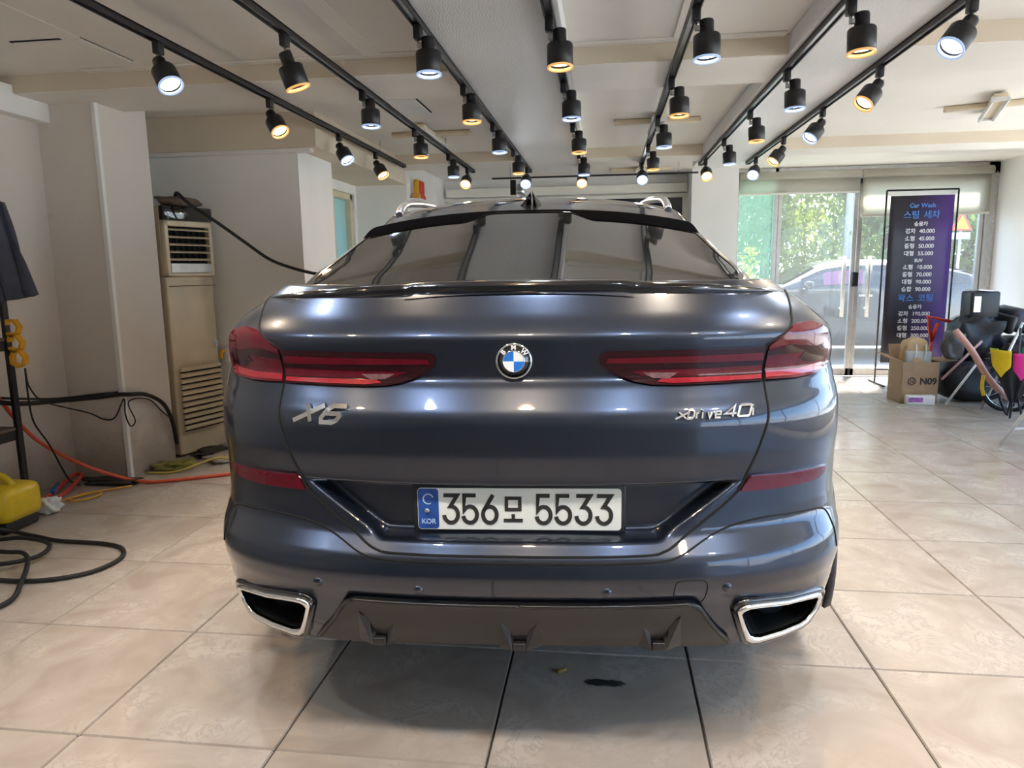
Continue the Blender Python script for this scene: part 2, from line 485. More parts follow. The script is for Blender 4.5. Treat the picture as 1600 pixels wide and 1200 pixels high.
# walls
struct(MB().bbox((XL - .15, YN, 0), (XL, 4.18, ZC)).build('wall_left', M_WALL))
WR_ = MB()
WY = [-3.6, -1.4, .8, 3.0, 5.2, 7.4]
WR_.bbox((XR, YN, 0), (XR + .15, WY[0], ZC)).bbox((XR, WY[-1], 0), (XR + .15, YF + .2, ZC)).bbox((XR, WY[0], 0), (XR + .15, WY[-1], .25)).bbox((XR, WY[0], 2.32), (XR + .15, WY[-1], ZC))
struct(WR_.build('wall_right', M_WALLP))
w3 = MB()
for yy in WY: w3.bbox((XR + .04, yy - .03, .25), (XR + .10, yy + .03, 2.32))
w3.bbox((XR + .04, WY[0], .25), (XR + .10, WY[-1], .31)).bbox((XR + .04, WY[0], 2.26), (XR + .10, WY[-1], 2.32))
w3 = struct(w3.build('window_3', M_ALU, bevel=.004))  # unseen window inferred from reflections, enlarged to let in more daylight
for ya, yb in zip(WY, WY[1:]): MB().bbox((XR + .065, ya + .03, .31), (XR + .073, yb - .03, 2.26)).build('pane', M_GLASS, w3)
struct(MB().bbox((XL - .15, YN - .15, 0), (XR + .15, YN, ZC)).build('wall_behind', mat('mid_grey_wall_paint', (0.48, 0.46, 0.44), 0.8, var=0.08)))  # plain mid-grey paint on the unseen rear wall
# column beside the shelf, with a corner bead
struct(MB().bbox((XL - .1, 4.18, 0), (-3.08, 4.68, ZC)).build('wall_column', M_WALL))
struct(MB().bbox((-3.098, 4.168, 0), (-3.068, 4.198, ZB)).build('trim_corner_bead', M_WALLP, bevel=.004))
# low beam running along the left wall into the column
struct(MB().bbox((XL, 0.2, 2.25), (-3.38, 4.18, 2.41)).build('trim_wall_beam', M_WALLP, bevel=.005))
# alcove behind the air conditioner
struct(MB().bbox((XL - .15, 4.68, 0), (XL, 5.2, ZC)).build('wall_alcove', M_WALL))
struct(MB().bbox((XL - .15, 5.2, 0), (-2.245, 5.86, 2.22)).build('wall_pier', M_WALLP))
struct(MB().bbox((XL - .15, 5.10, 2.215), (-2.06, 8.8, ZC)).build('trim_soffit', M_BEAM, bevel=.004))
struct(MB().bbox((XL, 5.13, 2.19), (-2.12, 5.2, 2.215)).build('trim_soffit_edge', M_WALLP))
# window wall behind the pier
W1 = MB()
W1.bbox((-2.75, 5.86, 0), (-2.6, 7.45, 1.0)); W1.bbox((-2.75, 5.86, 2.12), (-2.6, 7.45, 2.22))
W1.bbox((-2.75, 5.86, 1.0), (-2.6, 6.15, 2.12)); W1.bbox((-2.75, 7.38, 1.0), (-2.6, 7.45, 2.12))
struct(W1.build('wall_window_left', M_WALLP))
w1 = struct(MB().bbox((-2.72, 6.15, 1.0), (-2.62, 6.21, 2.12)).bbox((-2.72, 7.32, 1.0), (-2.62, 7.38, 2.12)).bbox((-2.72, 6.74, 1.0), (-2.60, 6.82, 2.12))
            .bbox((-2.72, 6.15, 2.06), (-2.62, 7.38, 2.12)).bbox((-2.72, 6.15, 1.0), (-2.62, 7.38, 1.06)).build('window_1', M_IVORY, bevel=.004))
MB().bbox((-2.68, 6.21, 1.06), (-2.672, 6.74, 2.06)).build('pane', M_FROST, w1)
MB().bbox((-2.68, 6.82, 1.06), (-2.672, 7.32, 2.06)).build('pane', M_FROST, w1)
MB().rbox((-2.585, 7.24, 1.5), (.03, .03, .13), .008).build('window_handle', M_WHITE, w1)
struct(MB().bbox((-2.75, 7.45, 0), (-2.05, 8.8, ZC)).build('wall_pier_far', M_WALLP))
# far wall: opening with a blind and dark glass behind the car
B = MB()
B.bbox((-2.05, 9.25, 0), (1.0, 9.4, .05)); B.bbox((-2.05, 9.25, 2.19), (1.0, 9.4, ZC)); B.bbox((-2.75, 8.8, 0), (-2.04, 9.4, ZC)); B.bbox((1.0, 8.78, 0), (1.53, 9.4, ZC))
struct(B.build('wall_far', M_WALLP))
w2 = struct(MB().bbox((-2.04, 9.2, 2.18), (1.0, 9.26, 2.23)).bbox((-2.04, 9.2, 1.3), (1.0, 9.26, 1.35)).bbox((-2.04, 9.2, .05), (-1.98, 9.26, 2.2)).bbox((.94, 9.2, .05), (1.0, 9.26, 2.2))
            .bbox((-.55, 9.2, .05), (-.49, 9.26, 2.2)).build('window_2', M_CREAM, bevel=.004))
for xa, xb in ((-1.98, -.55), (-.49, .94)):
    MB().bbox((xa, 9.225, 1.35), (xb, 9.233, 2.18)).build('pane', mat('dark_pane', (.03, .035, .045), .08, var=.2), w2)
    MB().bbox((xa, 9.225, .05), (xb, 9.233, 1.3)).build('pane', mat('dark_pane_low', (.03, .035, .045), .08, var=.2), w2)
MB().bbox((-2.0, 9.12, 2.24), (.98, 9.19, 2.34)).build('blind_box', M_CREAM, w2)
# glass shopfront
SF = MB()
ZG = 2.36
for xa, xb in ((1.53, 1.575), (1.975, 2.02), (4.30, XR)):
    SF.bbox((xa, 8.97, 0), (xb, 9.05, ZC))
SF.bbox((1.53, 8.97, 2.33), (XR, 9.05, ZC)); SF.bbox((1.53, 8.97, 0), (1.975, 9.05, .07))
sf = struct(SF.build('wall_shopfront', M_ALU, bevel=.004))
MB().bbox((1.575, 9.0, .07), (1.975, 9.012, 2.33)).build('pane', glass_mat('green_tint_glass', (0.62, 0.80, 0.75), cloudy=0.10), sf)
for n, (xa, xb, hx) in enumerate(((2.025, 2.925, 2.79), (2.935, 4.295, 3.07))):
    d = MB()
    for a, b in (((xa, 0.01), (xa + .045, 2.32)), ((xb - .045, .01), (xb, 2.32)), ((xa, 2.20 if n == 0 else 2.25), (xb, 2.32)), ((xa, .01), (xb, .10))):
        d.bbox((a[0], 8.985, a[1]), (b[0], 9.035, b[1]))
    do = struct(d.build('door_%d' % (n + 1), M_ALU, bevel=.004))
    MB().bbox((xa + .045, 9.005, .10), (xb - .045, 9.015, 2.22)).build('pane', M_DOORGLASS, do)
    h = MB().tube([(hx, 8.93, .72), (hx, 8.93, 1.43)], .022, 14, False)
    for z in (.82, 1.33): h.cyl((hx, 8.93, z), (hx, 8.99, z), .014, n=10)
    h.build('handle', M_HANDLE, do)
    if n == 0:
        MB().rbox((2.925, 8.955, 1.16), (.07, .05, .17), .01).build('lock', M_BLKPL, do)
# roller blinds above the doors
bl = empty('roller_blind', (2.2, 8.93, 2.3), 0, 'cream roller blind rolled up tight above the left glass door', 'blind')
MB().tube([(-.63, 0, .07), (.72, 0, .07)], .045, 14, False).build('roll', M_BLIND, bl)
MB().grid(lambda u, v: (-.63 + 1.35 * u, .02, .07 - .20 * v), 4, 2).build('fabric', M_BLIND, bl, solid=.004)
MB().rbox((.045, .02, -.135), (1.35, .018, .025), .004).build('bottom_bar', M_CREAM, bl)
bl = empty('roller_blind', (3.65, 8.93, 2.3), 0, 'cream roller blind half drawn down behind the price banner', 'blind')
MB().tube([(-.70, 0, .07), (.68, 0, .07)], .045, 14, False).build('roll', M_BLIND, bl)
MB().grid(lambda u, v: (-.70 + 1.38 * u, .02 + .006 * math.sin(u * 9), .07 - .47 * v), 24, 4).build('fabric', M_BLIND, bl, solid=.004)
MB().rbox((-.01, .02, -.405), (1.38, .018, .03), .004).build('bottom_bar', M_CREAM, bl)
ch = MB()
for k in range(46): ch.cyl((.72 + .004 * (k % 2), -.01, .05 - .034 * k), (.72 + .004 * (k % 2), -.01, .05 - .034 * k - .022), .006, n=6)
ch.build('bead_chain', M_STEEL, bl)

# ceiling hatches
for nm, (xa, xb, ya, yb), lb in (('ceiling_hatch', (-2.9, -2.52, 3.37, 3.77), 'cream ceiling access hatch with dark gaps, near the left column'),
                                 ('ceiling_hatch', (-1.55, -1.25, 4.85, 5.3), 'white ceiling access hatch beside the crossed tube light')):
    e = empty(nm, ((xa + xb) / 2, (ya + yb) / 2, ZC), 0, lb, 'hatch')
    w, d = (xb - xa) / 2, (yb - ya) / 2
    MB().bbox((-w, -d, -.004), (w, d, 0)).build('gap', M_SHADOWGAP, e)
    MB().bbox((-w + .011, -d + .011, -.010), (w - .011, d - .011, -.001)).build('panel', M_CEIL if nm and xa < -2 else M_WALLP, e, bevel=.002)

# crossed tube lights (unlit)
def tube_light(loc, L1, L2, rz, label):
    e = empty('tube_light', loc, rz, label, 'ceiling light', 'unlit crossed tube lights')
    MB().rbox((0, 0, -.02), (L1, .06, .04), .012).build('base_bar', M_IVORY, e)
    c = MB().rbox((0, 0, -.03), (.09, L2, .03), .01); c.build('cross_bar', M_IVORY, e)
    for sx in (-1, 1):
        MB().tube([(sx * .045, -L2 / 2, -.06), (sx * .045, L2 / 2, -.06)], .012, 10, False).build('tube', M_WHITE, e)
    for sy in (-1, 1):
        MB().rbox((0, sy * (L2 / 2 - .015), -.05), (.11, .025, .035), .006).build('tube_holder', M_WHITE, e)
tube_light((-1.43, 6.0, ZC), .66, .80, 0, 'ivory crossed tube light on the ceiling between the two left rails')
tube_light((.39, 5.84, ZC), .66, .50, 0, 'ivory crossed tube light on the ceiling above the fifth rail')
tube_light((2.75, 5.75, ZC), .62, .80, -.35, 'ivory crossed tube light on the ceiling at the right edge')
tube_light((.39, 8.55, ZC), .70, .30, 0, 'ivory crossed tube light on the ceiling nearest the far wall')

# ------------------------------------------------------------------ track rails and spotlights
ORD = ['leftmost', 'second', 'third', 'fourth', 'fifth', 'sixth', 'rightmost']
TX = [-1.96, -1.37, -.785, -.232, .352, .943, 1.405]
TEND = [7.05, 7.58, 7.70, 7.62, 7.45, 7.58, 7.60]
TZ = 2.345
for k, (x, ye) in enumerate(zip(TX, TEND)):
    r = empty('track_rail', (x, 0, TZ), 0, 'long black ceiling track rail, %s of seven rails%s' % (ORD[k], '' if k in (0, 6) else ' from the left'), 'track rail', 'ceiling track rails')
    b = MB()
    for sx in (-1, 1): b.bbox((sx * .017 - .003, 0.55, -.014), (sx * .017 + .003, ye, .014))
    b.bbox((-.02, 0.55, .008), (.02, ye, .014))
    b.build('rail', M_BLACK, r)
    MB().bbox((-.012, 0.55, -.004), (.012, ye - .01, .002)).build('conductor_strip', M_STEEL, r)
    MB().rbox((0, ye, 0), (.044, .02, .032), .004).build('end_cap', M_BLACK, r)
    for yy in ((4.6, 6.3, 2.0) if k in (0, 1, 4) else (5.6, 2.6)):
        if k in (0, 1, 4): MB().cyl((0, yy, .014), (0, yy, ZC - TZ), .004, n=6).rbox((0, yy, .018), (.03, .05, .012), .003).build('hanger', M_STEEL, r)
        else: MB().rbox((.0, yy, .013), (.045, .05, .008), .003).build('clip', M_STEEL, r)

NECK = [(0.0, 0.0), (.026, 0.0), (.028, -.006), (.028, -.05), (.050, -.058), (.053, -.064), (.053, -.150), (.050, -.152), (.047, -.150), (.047, -.128), (0, -.128)]
HOUSE = MB().lathe(NECK, 28).mesh('housing'); HOUSE.materials.append(M_BLACK)
RIM = {}
for nm, mm in (('cool', M_RIMC), ('warm', M_RIMW)):
    RIM[nm] = MB().lathe([(.0532, -.146), (.0540, -.1525), (.0465, -.1540), (.0465, -.140), (.0470, -.140), (.0532, -.146)], 28).mesh('rim'); RIM[nm].materials.append(mm)
LENS = {}
for nm, mm in (('cool', M_COOL), ('warm', M_WARM)):
    LENS[nm] = MB().lathe([(0, -.1295), (.042, -.1295), (.043, -.132), (0, -.134)], 24).mesh('lens'); LENS[nm].materials.append(mm)
ADAPT = MB().rbox((0, 0, -.022), (.034, .045, .062), .006).mesh('adapter'); ADAPT.materials.append(M_BLACK)
STEM = MB().cyl((0, 0, -.048), (0, 0, -.078), .006, n=8).rbox((.010, 0, -.075), (.03, .014, .022), .004).mesh('stem'); STEM.materials.append(M_STEEL)
ROWN = ['nearest', 'second', 'third', 'fourth', 'farthest']
ROWY = [[3.15, 4.22, 5.33, 6.2], [3.14, 4.15, 5.28, 6.42, 7.3], [3.15, 4.14, 5.2, 6.33, 7.42], [3.14, 4.17, 5.33, 6.55, 7.5], [3.13, 4.2, 5.23, 6.35, 7.36], [3.15, 4.15, 5.12, 6.17, 7.25], [3.2, 4.15, 5.14, 6.18, 7.25]]
def spotlight(x, y, direction, tone, label, group='black track spotlights'):
    e = empty('track_spotlight', (x, y, TZ - .012), 0, label, 'spotlight', group)
    new_obj('adapter', ADAPT, None, e); new_obj('stem', STEM, None, e)
    q = Vector(direction).normalized().to_track_quat('-Z', 'Y')
    jo = Vector((.042, 0, -.046)) if abs(direction[0]) < .2 and direction[1] > -.5 else Vector((0.0, -.005, -.078))
    def put(name, me, par=e):
        o = new_obj(name, me, None, par)
        o.location = jo; o.rotation_mode = 'QUATERNION'; o.rotation_quaternion = q
        return o
    put('housing', HOUSE); put('rim', RIM[tone]); put('lens', LENS[tone])
    l = bpy.data.lights.new('bulb', 'SPOT')
    l.energy = LAMP_W; l.spot_size = math.radians(105); l.spot_blend = 0.75; l.shadow_soft_size = 0.03
    l.color = (0.84, 0.92, 1.0) if tone == 'cool' else (1.0, 0.70, 0.40)
    o = bpy.data.objects.new('bulb', l); COL.objects.link(o); o.parent = e
    o.location = jo + q @ Vector((0, 0, -.158)); o.rotation_mode = 'QUATERNION'; o.rotation_quaternion = q
for k in range(7):
    for j, y in enumerate(ROWY[k]):
        tone = 'cool' if (k + j) % 2 == 0 else 'warm'
        d = (0.02, -.06, -1)
        if k == 0: d = (.52, -.30, -.82)
        if k == 6: d = (-.62, -.30, -.8)
        if j == 4: d = (0, -.78, -.62) if k < 6 else (-.3, -.75, -.62)
        if (k, j) == (1, 0): d = (.30, .12, -.95)
        rn = ROWN[j] if k > 0 or j < 3 else 'farthest'
        spotlight(TX[k], y - .035, d, tone, 'black track spotlight with %s light, %s on the %s rail' % ('cool white' if tone == 'cool' else 'warm yellow', rn, ORD[k]))
    for j, y in enumerate((1.95, 0.95)):
        tone = 'cool' if (k + j) % 2 == 1 else 'warm'
        d = (0, .12, -1)
        if k == 0: d = (.45, .2, -.85)
        if k == 6: d = (-.5, .2, -.85)
        spotlight(TX[k], y, d, tone, 'black track spotlight just above the top edge of view, %s row, on the %s rail' % (('nearer' if j else 'farther'), ORD[k]), 'spotlights above the viewpoint')
# short rail across the far end, with one silver spot
e = empty('track_rail', (-.13, 7.98, 2.315), 0, 'thin black cross rail on the far ceiling with a silver spotlight', 'track rail')
MB().bbox((-1.1, -.015, -.008), (1.1, .015, .008)).build('rail', M_BLACK, e)
for xx in (-.9, .9): MB().cyl((xx, 0, .008), (xx, 0, ZC - 2.315), .004, n=6).build('hanger', M_STEEL, e)
e = empty('track_spotlight', (-1.0, 7.98, 2.305), 0, 'silver spotlight with black driver box on the far cross rail', 'spotlight')
MB().rbox((0, 0, -.09), (.06, .05, .16), .006).build('driver_box', M_BLACK, e)
Mx = Matrix.Translation((.09, -.03, -.07)) @ Vector((0, -.5, -.85)).to_track_quat('-Z', 'Y').to_matrix().to_4x4()
MB().lathe([(0, 0), (.03, 0), (.05, -.04), (.052, -.13), (.044, -.13), (.044, -.11), (0, -.11)], 20, Mx).cyl((.0, 0, -.05), (.07, -.02, -.07), .008, n=8).build('housing', M_STEEL, e)
# ================================================================== THE CAR
def lerp_tab(tab,z):
    if z<=tab[0][0]: return tab[0][1]
    for (a,b),(c,d) in zip(tab,tab[1:]):
        if z<=c: return b+(d-b)*(z-a)/(c-a)
    return tab[-1][1]
YC=[(.28,.11),(.36,.075),(.40,.055),(.48,.03),(.52,.01),(.56,.0),(.605,.008),(.63,.03),(.66,.055),(.80,.055),(.86,.042),(.94,.04),(.97,.05),(1.035,.095),(1.05,.11),(1.15,.10),(1.165,.108),(1.20,.135),(1.26,.195),(1.30,.25)]
WT=[(.30,.84),(.38,.88),(.46,.905),(.56,.92),(.66,.925),(.9,.925),(1.0,.92),(1.06,.91),(1.10,.905),(1.16,.875),(1.20,.83),(1.26,.745),(1.30,.70)]
DT=[(.30,.36),(.5,.48),(.7,.55),(1.0,.55),(1.1,.48),(1.26,.32)]
NN=2.6
def sm(tab,z,h=.012): return (lerp_tab(tab,z-h)+lerp_tab(tab,z)+lerp_tab(tab,z+h))/3
def rear_base(x,z):
    W=sm(WT,z);D=lerp_tab(DT,z);q=min(abs(x)/W,.9999)
    return sm(YC,z,.008)+D*(1-(1-q**NN)**(1/NN))
def sstep(a, b, t):
    t = max(0.0, min(1.0, (t - a) / (b - a)))
    return t * t * (3 - 2 * t)
def rear(x, z):
    """car-local y of the rear skin: plan curve, height profile, plate recess"""
    y = rear_base(x, z)
    hw = .335 + (z - .63) * (.555 - .335) / (.785 - .63)
    d = min((z - .642) * 1.0, .790 - z, (hw - abs(x)) * .62)
    y += .052 * sstep(0, .016, d)
    return y
EXH = [(.553, .452), (.560, .464), (.575, .470), (.60, .470), (.70, .459), (.795, .447), (.815, .440), (.825, .425), (.824, .405), (.812, .380), (.785, .353), (.765, .347), (.70, .341), (.625, .335), (.605, .338), (.590, .350), (.572, .395)]
def in_poly(x, z, P):
    c = False
    n = len(P)
    for i in range(n):
        (a, b), (p, q) = P[i], P[i - 1]
        if (b > z) != (q > z) and x < (p - a) * (z - b) / (q - b) + a: c = not c
    return c
def scale_poly(P, k, kz=None):
    kz = k if kz is None else kz
    cx = (min(p[0] for p in P) + max(p[0] for p in P)) / 2; cz = (min(p[1] for p in P) + max(p[1] for p in P)) / 2
    return [(cx + (p[0] - cx) * k, cz + (p[1] - cz) * kz) for p in P]

car = empty('car', (-.208, 1.645, 0), math.radians(3.9), 'dark blue-grey coupe SUV seen from behind, parked in the middle of the floor', 'car')
AXR, AXF, RT = 1.03, 4.0, .375

def body_shell():
    NZ, NR = 190, 120
    zs = [.325 + (1.285 - .325) * i / NZ for i in range(NZ + 1)]
    side_y = []
    y = 0.0
    while y < 1.0:
        y += .012 if (.02 < y < 0.95) else .04
        side_y.append(y)
    side_n = 36
    rows = []
    for z in zs:
        W = sm(WT, z); D = lerp_tab(DT, z); yc = sm(YC, z, .008)
        S = []
        for k in range(401):
            th = PI / 2 * k / 400
            S.append((W * math.sin(th) ** (2 / NN), D * (1 - math.cos(th) ** (2 / NN) if k < 400 else 1)))
        L = [0]
        for a, b in zip(S, S[1:]): L.append(L[-1] + math.hypot(b[0] - a[0], b[1] - a[1]))
        row = []; j = 0
        for k in range(NR + 1):
            t = L[-1] * k / NR
            while j < 399 and L[j + 1] < t: j += 1
            u = (t - L[j]) / max(1e-9, L[j + 1] - L[j])
            x = S[j][0] + (S[j + 1][0] - S[j][0]) * u; yy = S[j][1] + (S[j + 1][1] - S[j][1]) * u
            zb = .358 - .030 * sstep(.25, .62, x)
            zz = z if z > .5 else .5 - (.5 - z) * (.5 - zb) / (.5 - .325)
            dy = (rear(x, zz) - rear_base(x, zz)) + sm(YC, zz, .008) + yy
            row.append((x, dy, zz))
        y0 = row[-1][1]
        zl = row[-1][2]
        fl = .075 * (1 - sstep(.9, 1.1, z)) 
        drop = sstep(.60, 1.3, 0)
        def side(yv, y0=y0, W=W, fl=fl, z=z, zl=zl):
            xw = W + fl * sstep(.35, .95, yv)
            xw -= .03 * sstep(1.6, 2.4, yv) * (1 - sstep(3.0, 3.8, yv)) * (1 - sstep(.9, 1.1, z))
            g = 1 - .78 * sstep(y0, y0 + .5, yv)
            z2 = zl if z < 1.06 else 1.06 + (z - 1.06) * g
            s = 1 - .13 * sstep(3.0, 4.9, yv)
            z2 = .325 + (z2 - .325) * s
            if z > 1.06: xw = max(xw, sm(WT, z2))
            return xw, z2
        ylist = []
        yv = y0
        while yv < 4.40:
            f = (yv - y0)
            stp = .015 if (AXR - .5 < yv < AXR + .5 or AXF - .5 < yv < AXF + .5) else .06
            ylist.append(stp); yv += stp
        # same count for every row: remap a shared parameter list
        row.append(None); rows.append((row, y0, side, z))
    # shared parameter list for the side
    par = [0.0]; yv = .62
    while yv < 4.35:
        yv += .015 if (AXR - .5 < yv < AXR + .5 or AXF - .5 < yv < AXF + .5) else .06
        par.append(yv)
    pmax = par[-1]
    full = []
    for row, y0, side, z in rows:
        R = row[:-1]
        for p in par[1:]:
            yv = y0 + (p - .62) * (4.40 - y0) / (pmax - .62)
            # keep arch zone aligned between rows
            yv = p if p > .9 else y0 + (p - .62) * (.9 - y0) / (.9 - .62)
            xw, z2 = side(yv)
            R.append((xw, yv, z2))
        xe, ye, ze = R[-1]
        Df = .50 if z < .95 else .50 + (z - .95) * 1.2
        for k in range(1, 25):
            th = PI / 2 * k / 24
            c = math.cos(th); s_ = math.sin(th)
            R.append((xe * (c ** (2 / 2.8) if k < 24 else 0), ye + Df * s_ ** (2 / 2.8) * (1 - .25 * sstep(.8, 1.2, ze)), ze))
        full.append(R)
    n = len(full[0]); m = len(full)
    V = []; F = []
    for sx in (1, -1):
        b = len(V)
        for R in full: V += [(sx * p[0], p[1], p[2]) for p in R]
        for i in range(m - 1):
            for k in range(n - 1):
                a0, a1, a2 = full[i][k], full[i][k + 1], full[i + 1][k]
                cx = (a0[0] + a1[0]) / 2; cy = (a0[1] + a1[1]) / 2; cz = (a0[2] + a2[2]) / 2
                if cx > .8 and min((cy - AXR) ** 2, (cy - AXF) ** 2) + (cz - RT) ** 2 < .425 ** 2: continue
                if k < NR and cx < .83 and in_poly(cx, cz, scale_poly(EXH, .9, .86)): continue
                F.append((b + i * n + k, b + i * n + k + 1, b + (i + 1) * n + k + 1, b + (i + 1) * n + k))
    h = m * n
    for k in range(n - 1):
        t = (m - 1) * n
        F.append((t + k, t + k + 1, h + t + k + 1, h + t + k))
    me = bpy.data.meshes.new('body'); me.from_pydata(V, [], F)
    bm = bmesh.new(); bm.from_mesh(me)
    bmesh.ops.remove_doubles(bm, verts=bm.verts[:], dist=1e-5)
    bmesh.ops.recalc_face_normals(bm, faces=bm.faces[:])
    for f in bm.faces: f.smooth = True
    bm.to_mesh(me); bm.free()
    return new_obj('body', me, M_PAINT, car)
body_shell()

def clip_patch(poly, step=.02):
    """triangulated polygon cut along a grid, 2D (x,z)"""
    bm = bmesh.new()
    f = bm.faces.new([bm.verts.new((p[0], 0, p[1])) for p in poly])
    x0, x1 = min(p[0] for p in poly), max(p[0] for p in poly); z0, z1 = min(p[1] for p in poly), max(p[1] for p in poly)
    k = x0 + step
    while k < x1:
        bmesh.ops.bisect_plane(bm, geom=bm.verts[:] + bm.edges[:] + bm.faces[:], plane_co=(k, 0, 0), plane_no=(1, 0, 0)); k += step
    k = z0 + step * .6
    while k < z1:
        bmesh.ops.bisect_plane(bm, geom=bm.verts[:] + bm.edges[:] + bm.faces[:], plane_co=(0, 0, k), plane_no=(0, 0, 1)); k += step * .6
    return bm
def patch(name, poly, off, mt, parent, mirror=False, thick=.02, surf=rear, step=.02):
    bm = clip_patch(poly, step)
    bmesh.ops.recalc_face_normals(bm, faces=bm.faces[:])
    g = bmesh.ops.extrude_face_region(bm, geom=bm.faces[:])
    back = set(v for v in g['geom'] if isinstance(v, bmesh.types.BMVert))
    for v in bm.verts:
        y = surf(abs(v.co.x), v.co.z)
        v.co.y = y - off + (thick if v in back else 0)
    if mirror:
        for v in bm.verts: v.co.x = -v.co.x
    bmesh.ops.recalc_face_normals(bm, faces=bm.faces[:])
    for f in bm.faces: f.smooth = abs(f.normal.y) > .35
    for f in bm.faces: f.smooth = True
    me = bpy.data.meshes.new(name); bm.to_mesh(me); bm.free()
    me.set_sharp_from_angle(angle=math.radians(35))
    return new_obj(name, me, mt, parent)
def seam(name, pts, r=.0028, parent=None, mirror=False, off=0.0, mt=None):
    P = []
    for (a, b), (c, d) in zip(pts, pts[1:]):
        n = max(2, int(math.hypot(c - a, d - b) / .012))
        for k in range(n): P.append((a + (c - a) * k / n, b + (d - b) * k / n))
    P.append(pts[-1])
    s = -1 if mirror else 1
    b = MB().tube([(s * x, rear(abs(x), z) - off, z) for x, z in P], r, 6, False)
    return b.build(name, mt or M_SHADOWGAP, parent or car)
def smooth2(pts, n=5):
    return [(p.x, p.y) for p in catmull([(a, b, 0) for a, b in pts], n)]

# ---- greenhouse
GH = []  # y, zc, wr, zr, wb, zb
for d in (0, .06, .14, .24, .36, .50, .66, .84, 1.01):
    zc_ = 1.258 + .295 * d - .008 * d * d
    wr_ = lerp_tab([(0, .30), (.06, .46), (.14, .57), (.24, .645), (.36, .664), (.50, .652), (.66, .640), (.84, .627), (1.01, .615)], d)
    cr_ = .012 + .050 * (1 - math.exp(-d / .15)) - .012 * max(0, d - .6)
    wb_ = lerp_tab([(0, .31), (.06, .47), (.14, .58), (.24, .66), (.36, .735), (.56, .815), (.76, .85), (1.01, .86)], d)
    zb_ = lerp_tab([(0, 1.236), (.21, 1.25), (.36, 1.24), (.56, 1.13), (.76, 1.05), (1.01, 1.03)], d)
    GH.append((.19 + d, zc_, wr_, zc_ - cr_, wb_, min(zb_, zc_ - cr_ - .012)))
GH += [
    (1.50, 1.611, .62, 1.562, .87, 1.03),
    (2.00, 1.672, .62, 1.615, .87, 1.03), (2.40, 1.684, .62, 1.622, .87, 1.03), (2.80, 1.655, .62, 1.595, .87, 1.02), (3.10, 1.56, .64, 1.51, .87, 1.01), (3.45, 1.34, .69, 1.30, .86, 1.0), (3.80, 1.10, .76, 1.06, .84, .96)]
GHC = {}
def gh(y):
    if y in GHC: return GHC[y]
    i = 0
    while i < len(GH) - 2 and y > GH[i + 1][0]: i += 1
    a, b_ = GH[i], GH[i + 1]
    h = b_[0] - a[0]; t = (y - a[0]) / h
    out = []
    for k in range(1, 6):
        def slope(j):
            if j == 0: return (GH[1][k] - GH[0][k]) / (GH[1][0] - GH[0][0])
            if j == len(GH) - 1: return (GH[-1][k] - GH[-2][k]) / (GH[-1][0] - GH[-2][0])
            return (GH[j + 1][k] - GH[j - 1][k]) / (GH[j + 1][0] - GH[j - 1][0])
        m0, m1 = slope(i) * h, slope(i + 1) * h
        out.append((2 * t ** 3 - 3 * t * t + 1) * a[k] + (t ** 3 - 2 * t * t + t) * m0 + (3 * t * t - 2 * t ** 3) * b_[k] + (t ** 3 - t * t) * m1)
    GHC[y] = out
    return out
def top_z(x, y):
    zc, wr, zr, wb, zb = gh(y)
    return zc - (zc - zr) * min(abs(x) / wr, 1.0) ** 2.4
def gh_section(y):
    zc, wr, zr, wb, zb = gh(y)
    P = []
    for k in range(17):
        u = k / 16
        x = wr * (u * .96)
        P.append((x, zc - (zc - zr) * u ** 2.4 * .92))
    for k in range(1, 5):      # rounded rail
        a = k / 4
        P.append((wr * .96 + (wr * .04 + .012) * a, zr + (zc - zr) * .08 * (1 - a) - .03 * a * a))
    xr, zr2 = P[-1]
    for k in range(1, 9):
        u = k / 8
        P.append((xr + (wb - xr) * u + .018 * math.sin(PI * u), zr2 + (zb - zr2) * u))
    return P
gv = MB()
ys = [.19 + (3.80 - .19) * i / 90 for i in range(91)]
secs = [gh_section(y) for y in ys]
NS = len(secs[0])
def ghf(u, v):
    i = round(u * 90); j = round(v * (2 * NS - 2)) - (NS - 1)
    x, z = secs[i][abs(j)]
    return ((x if j >= 0 else -x), ys[i], z)
gv.grid(ghf, 90, 2 * NS - 2)
gv.build('cabin', M_PAINT, car)

# rear window, lying on the sloping tail
def win_bot(x): return .235 + .15 * (abs(x) / .67) ** 3.0
def win_top(x): return 1.135 - .125 * sstep(.14, .24, abs(x)) - .02 * sstep(.3, .6, abs(x))
def wedge(y): return gh(max(y, .46))[1] * .955
def winf(u, v, off=.006):
    s = 2 * u - 1
    y0 = win_bot(s * .66); y1 = win_top(s * .59)
    y = y0 + (y1 - y0) * v
    x = s * wedge(y)
    return (x, y, top_z(x, y) + off)
b = MB().grid(lambda u, v: winf(u, v), 64, 30)
b.build('rear_window', M_CARGLASS, car)
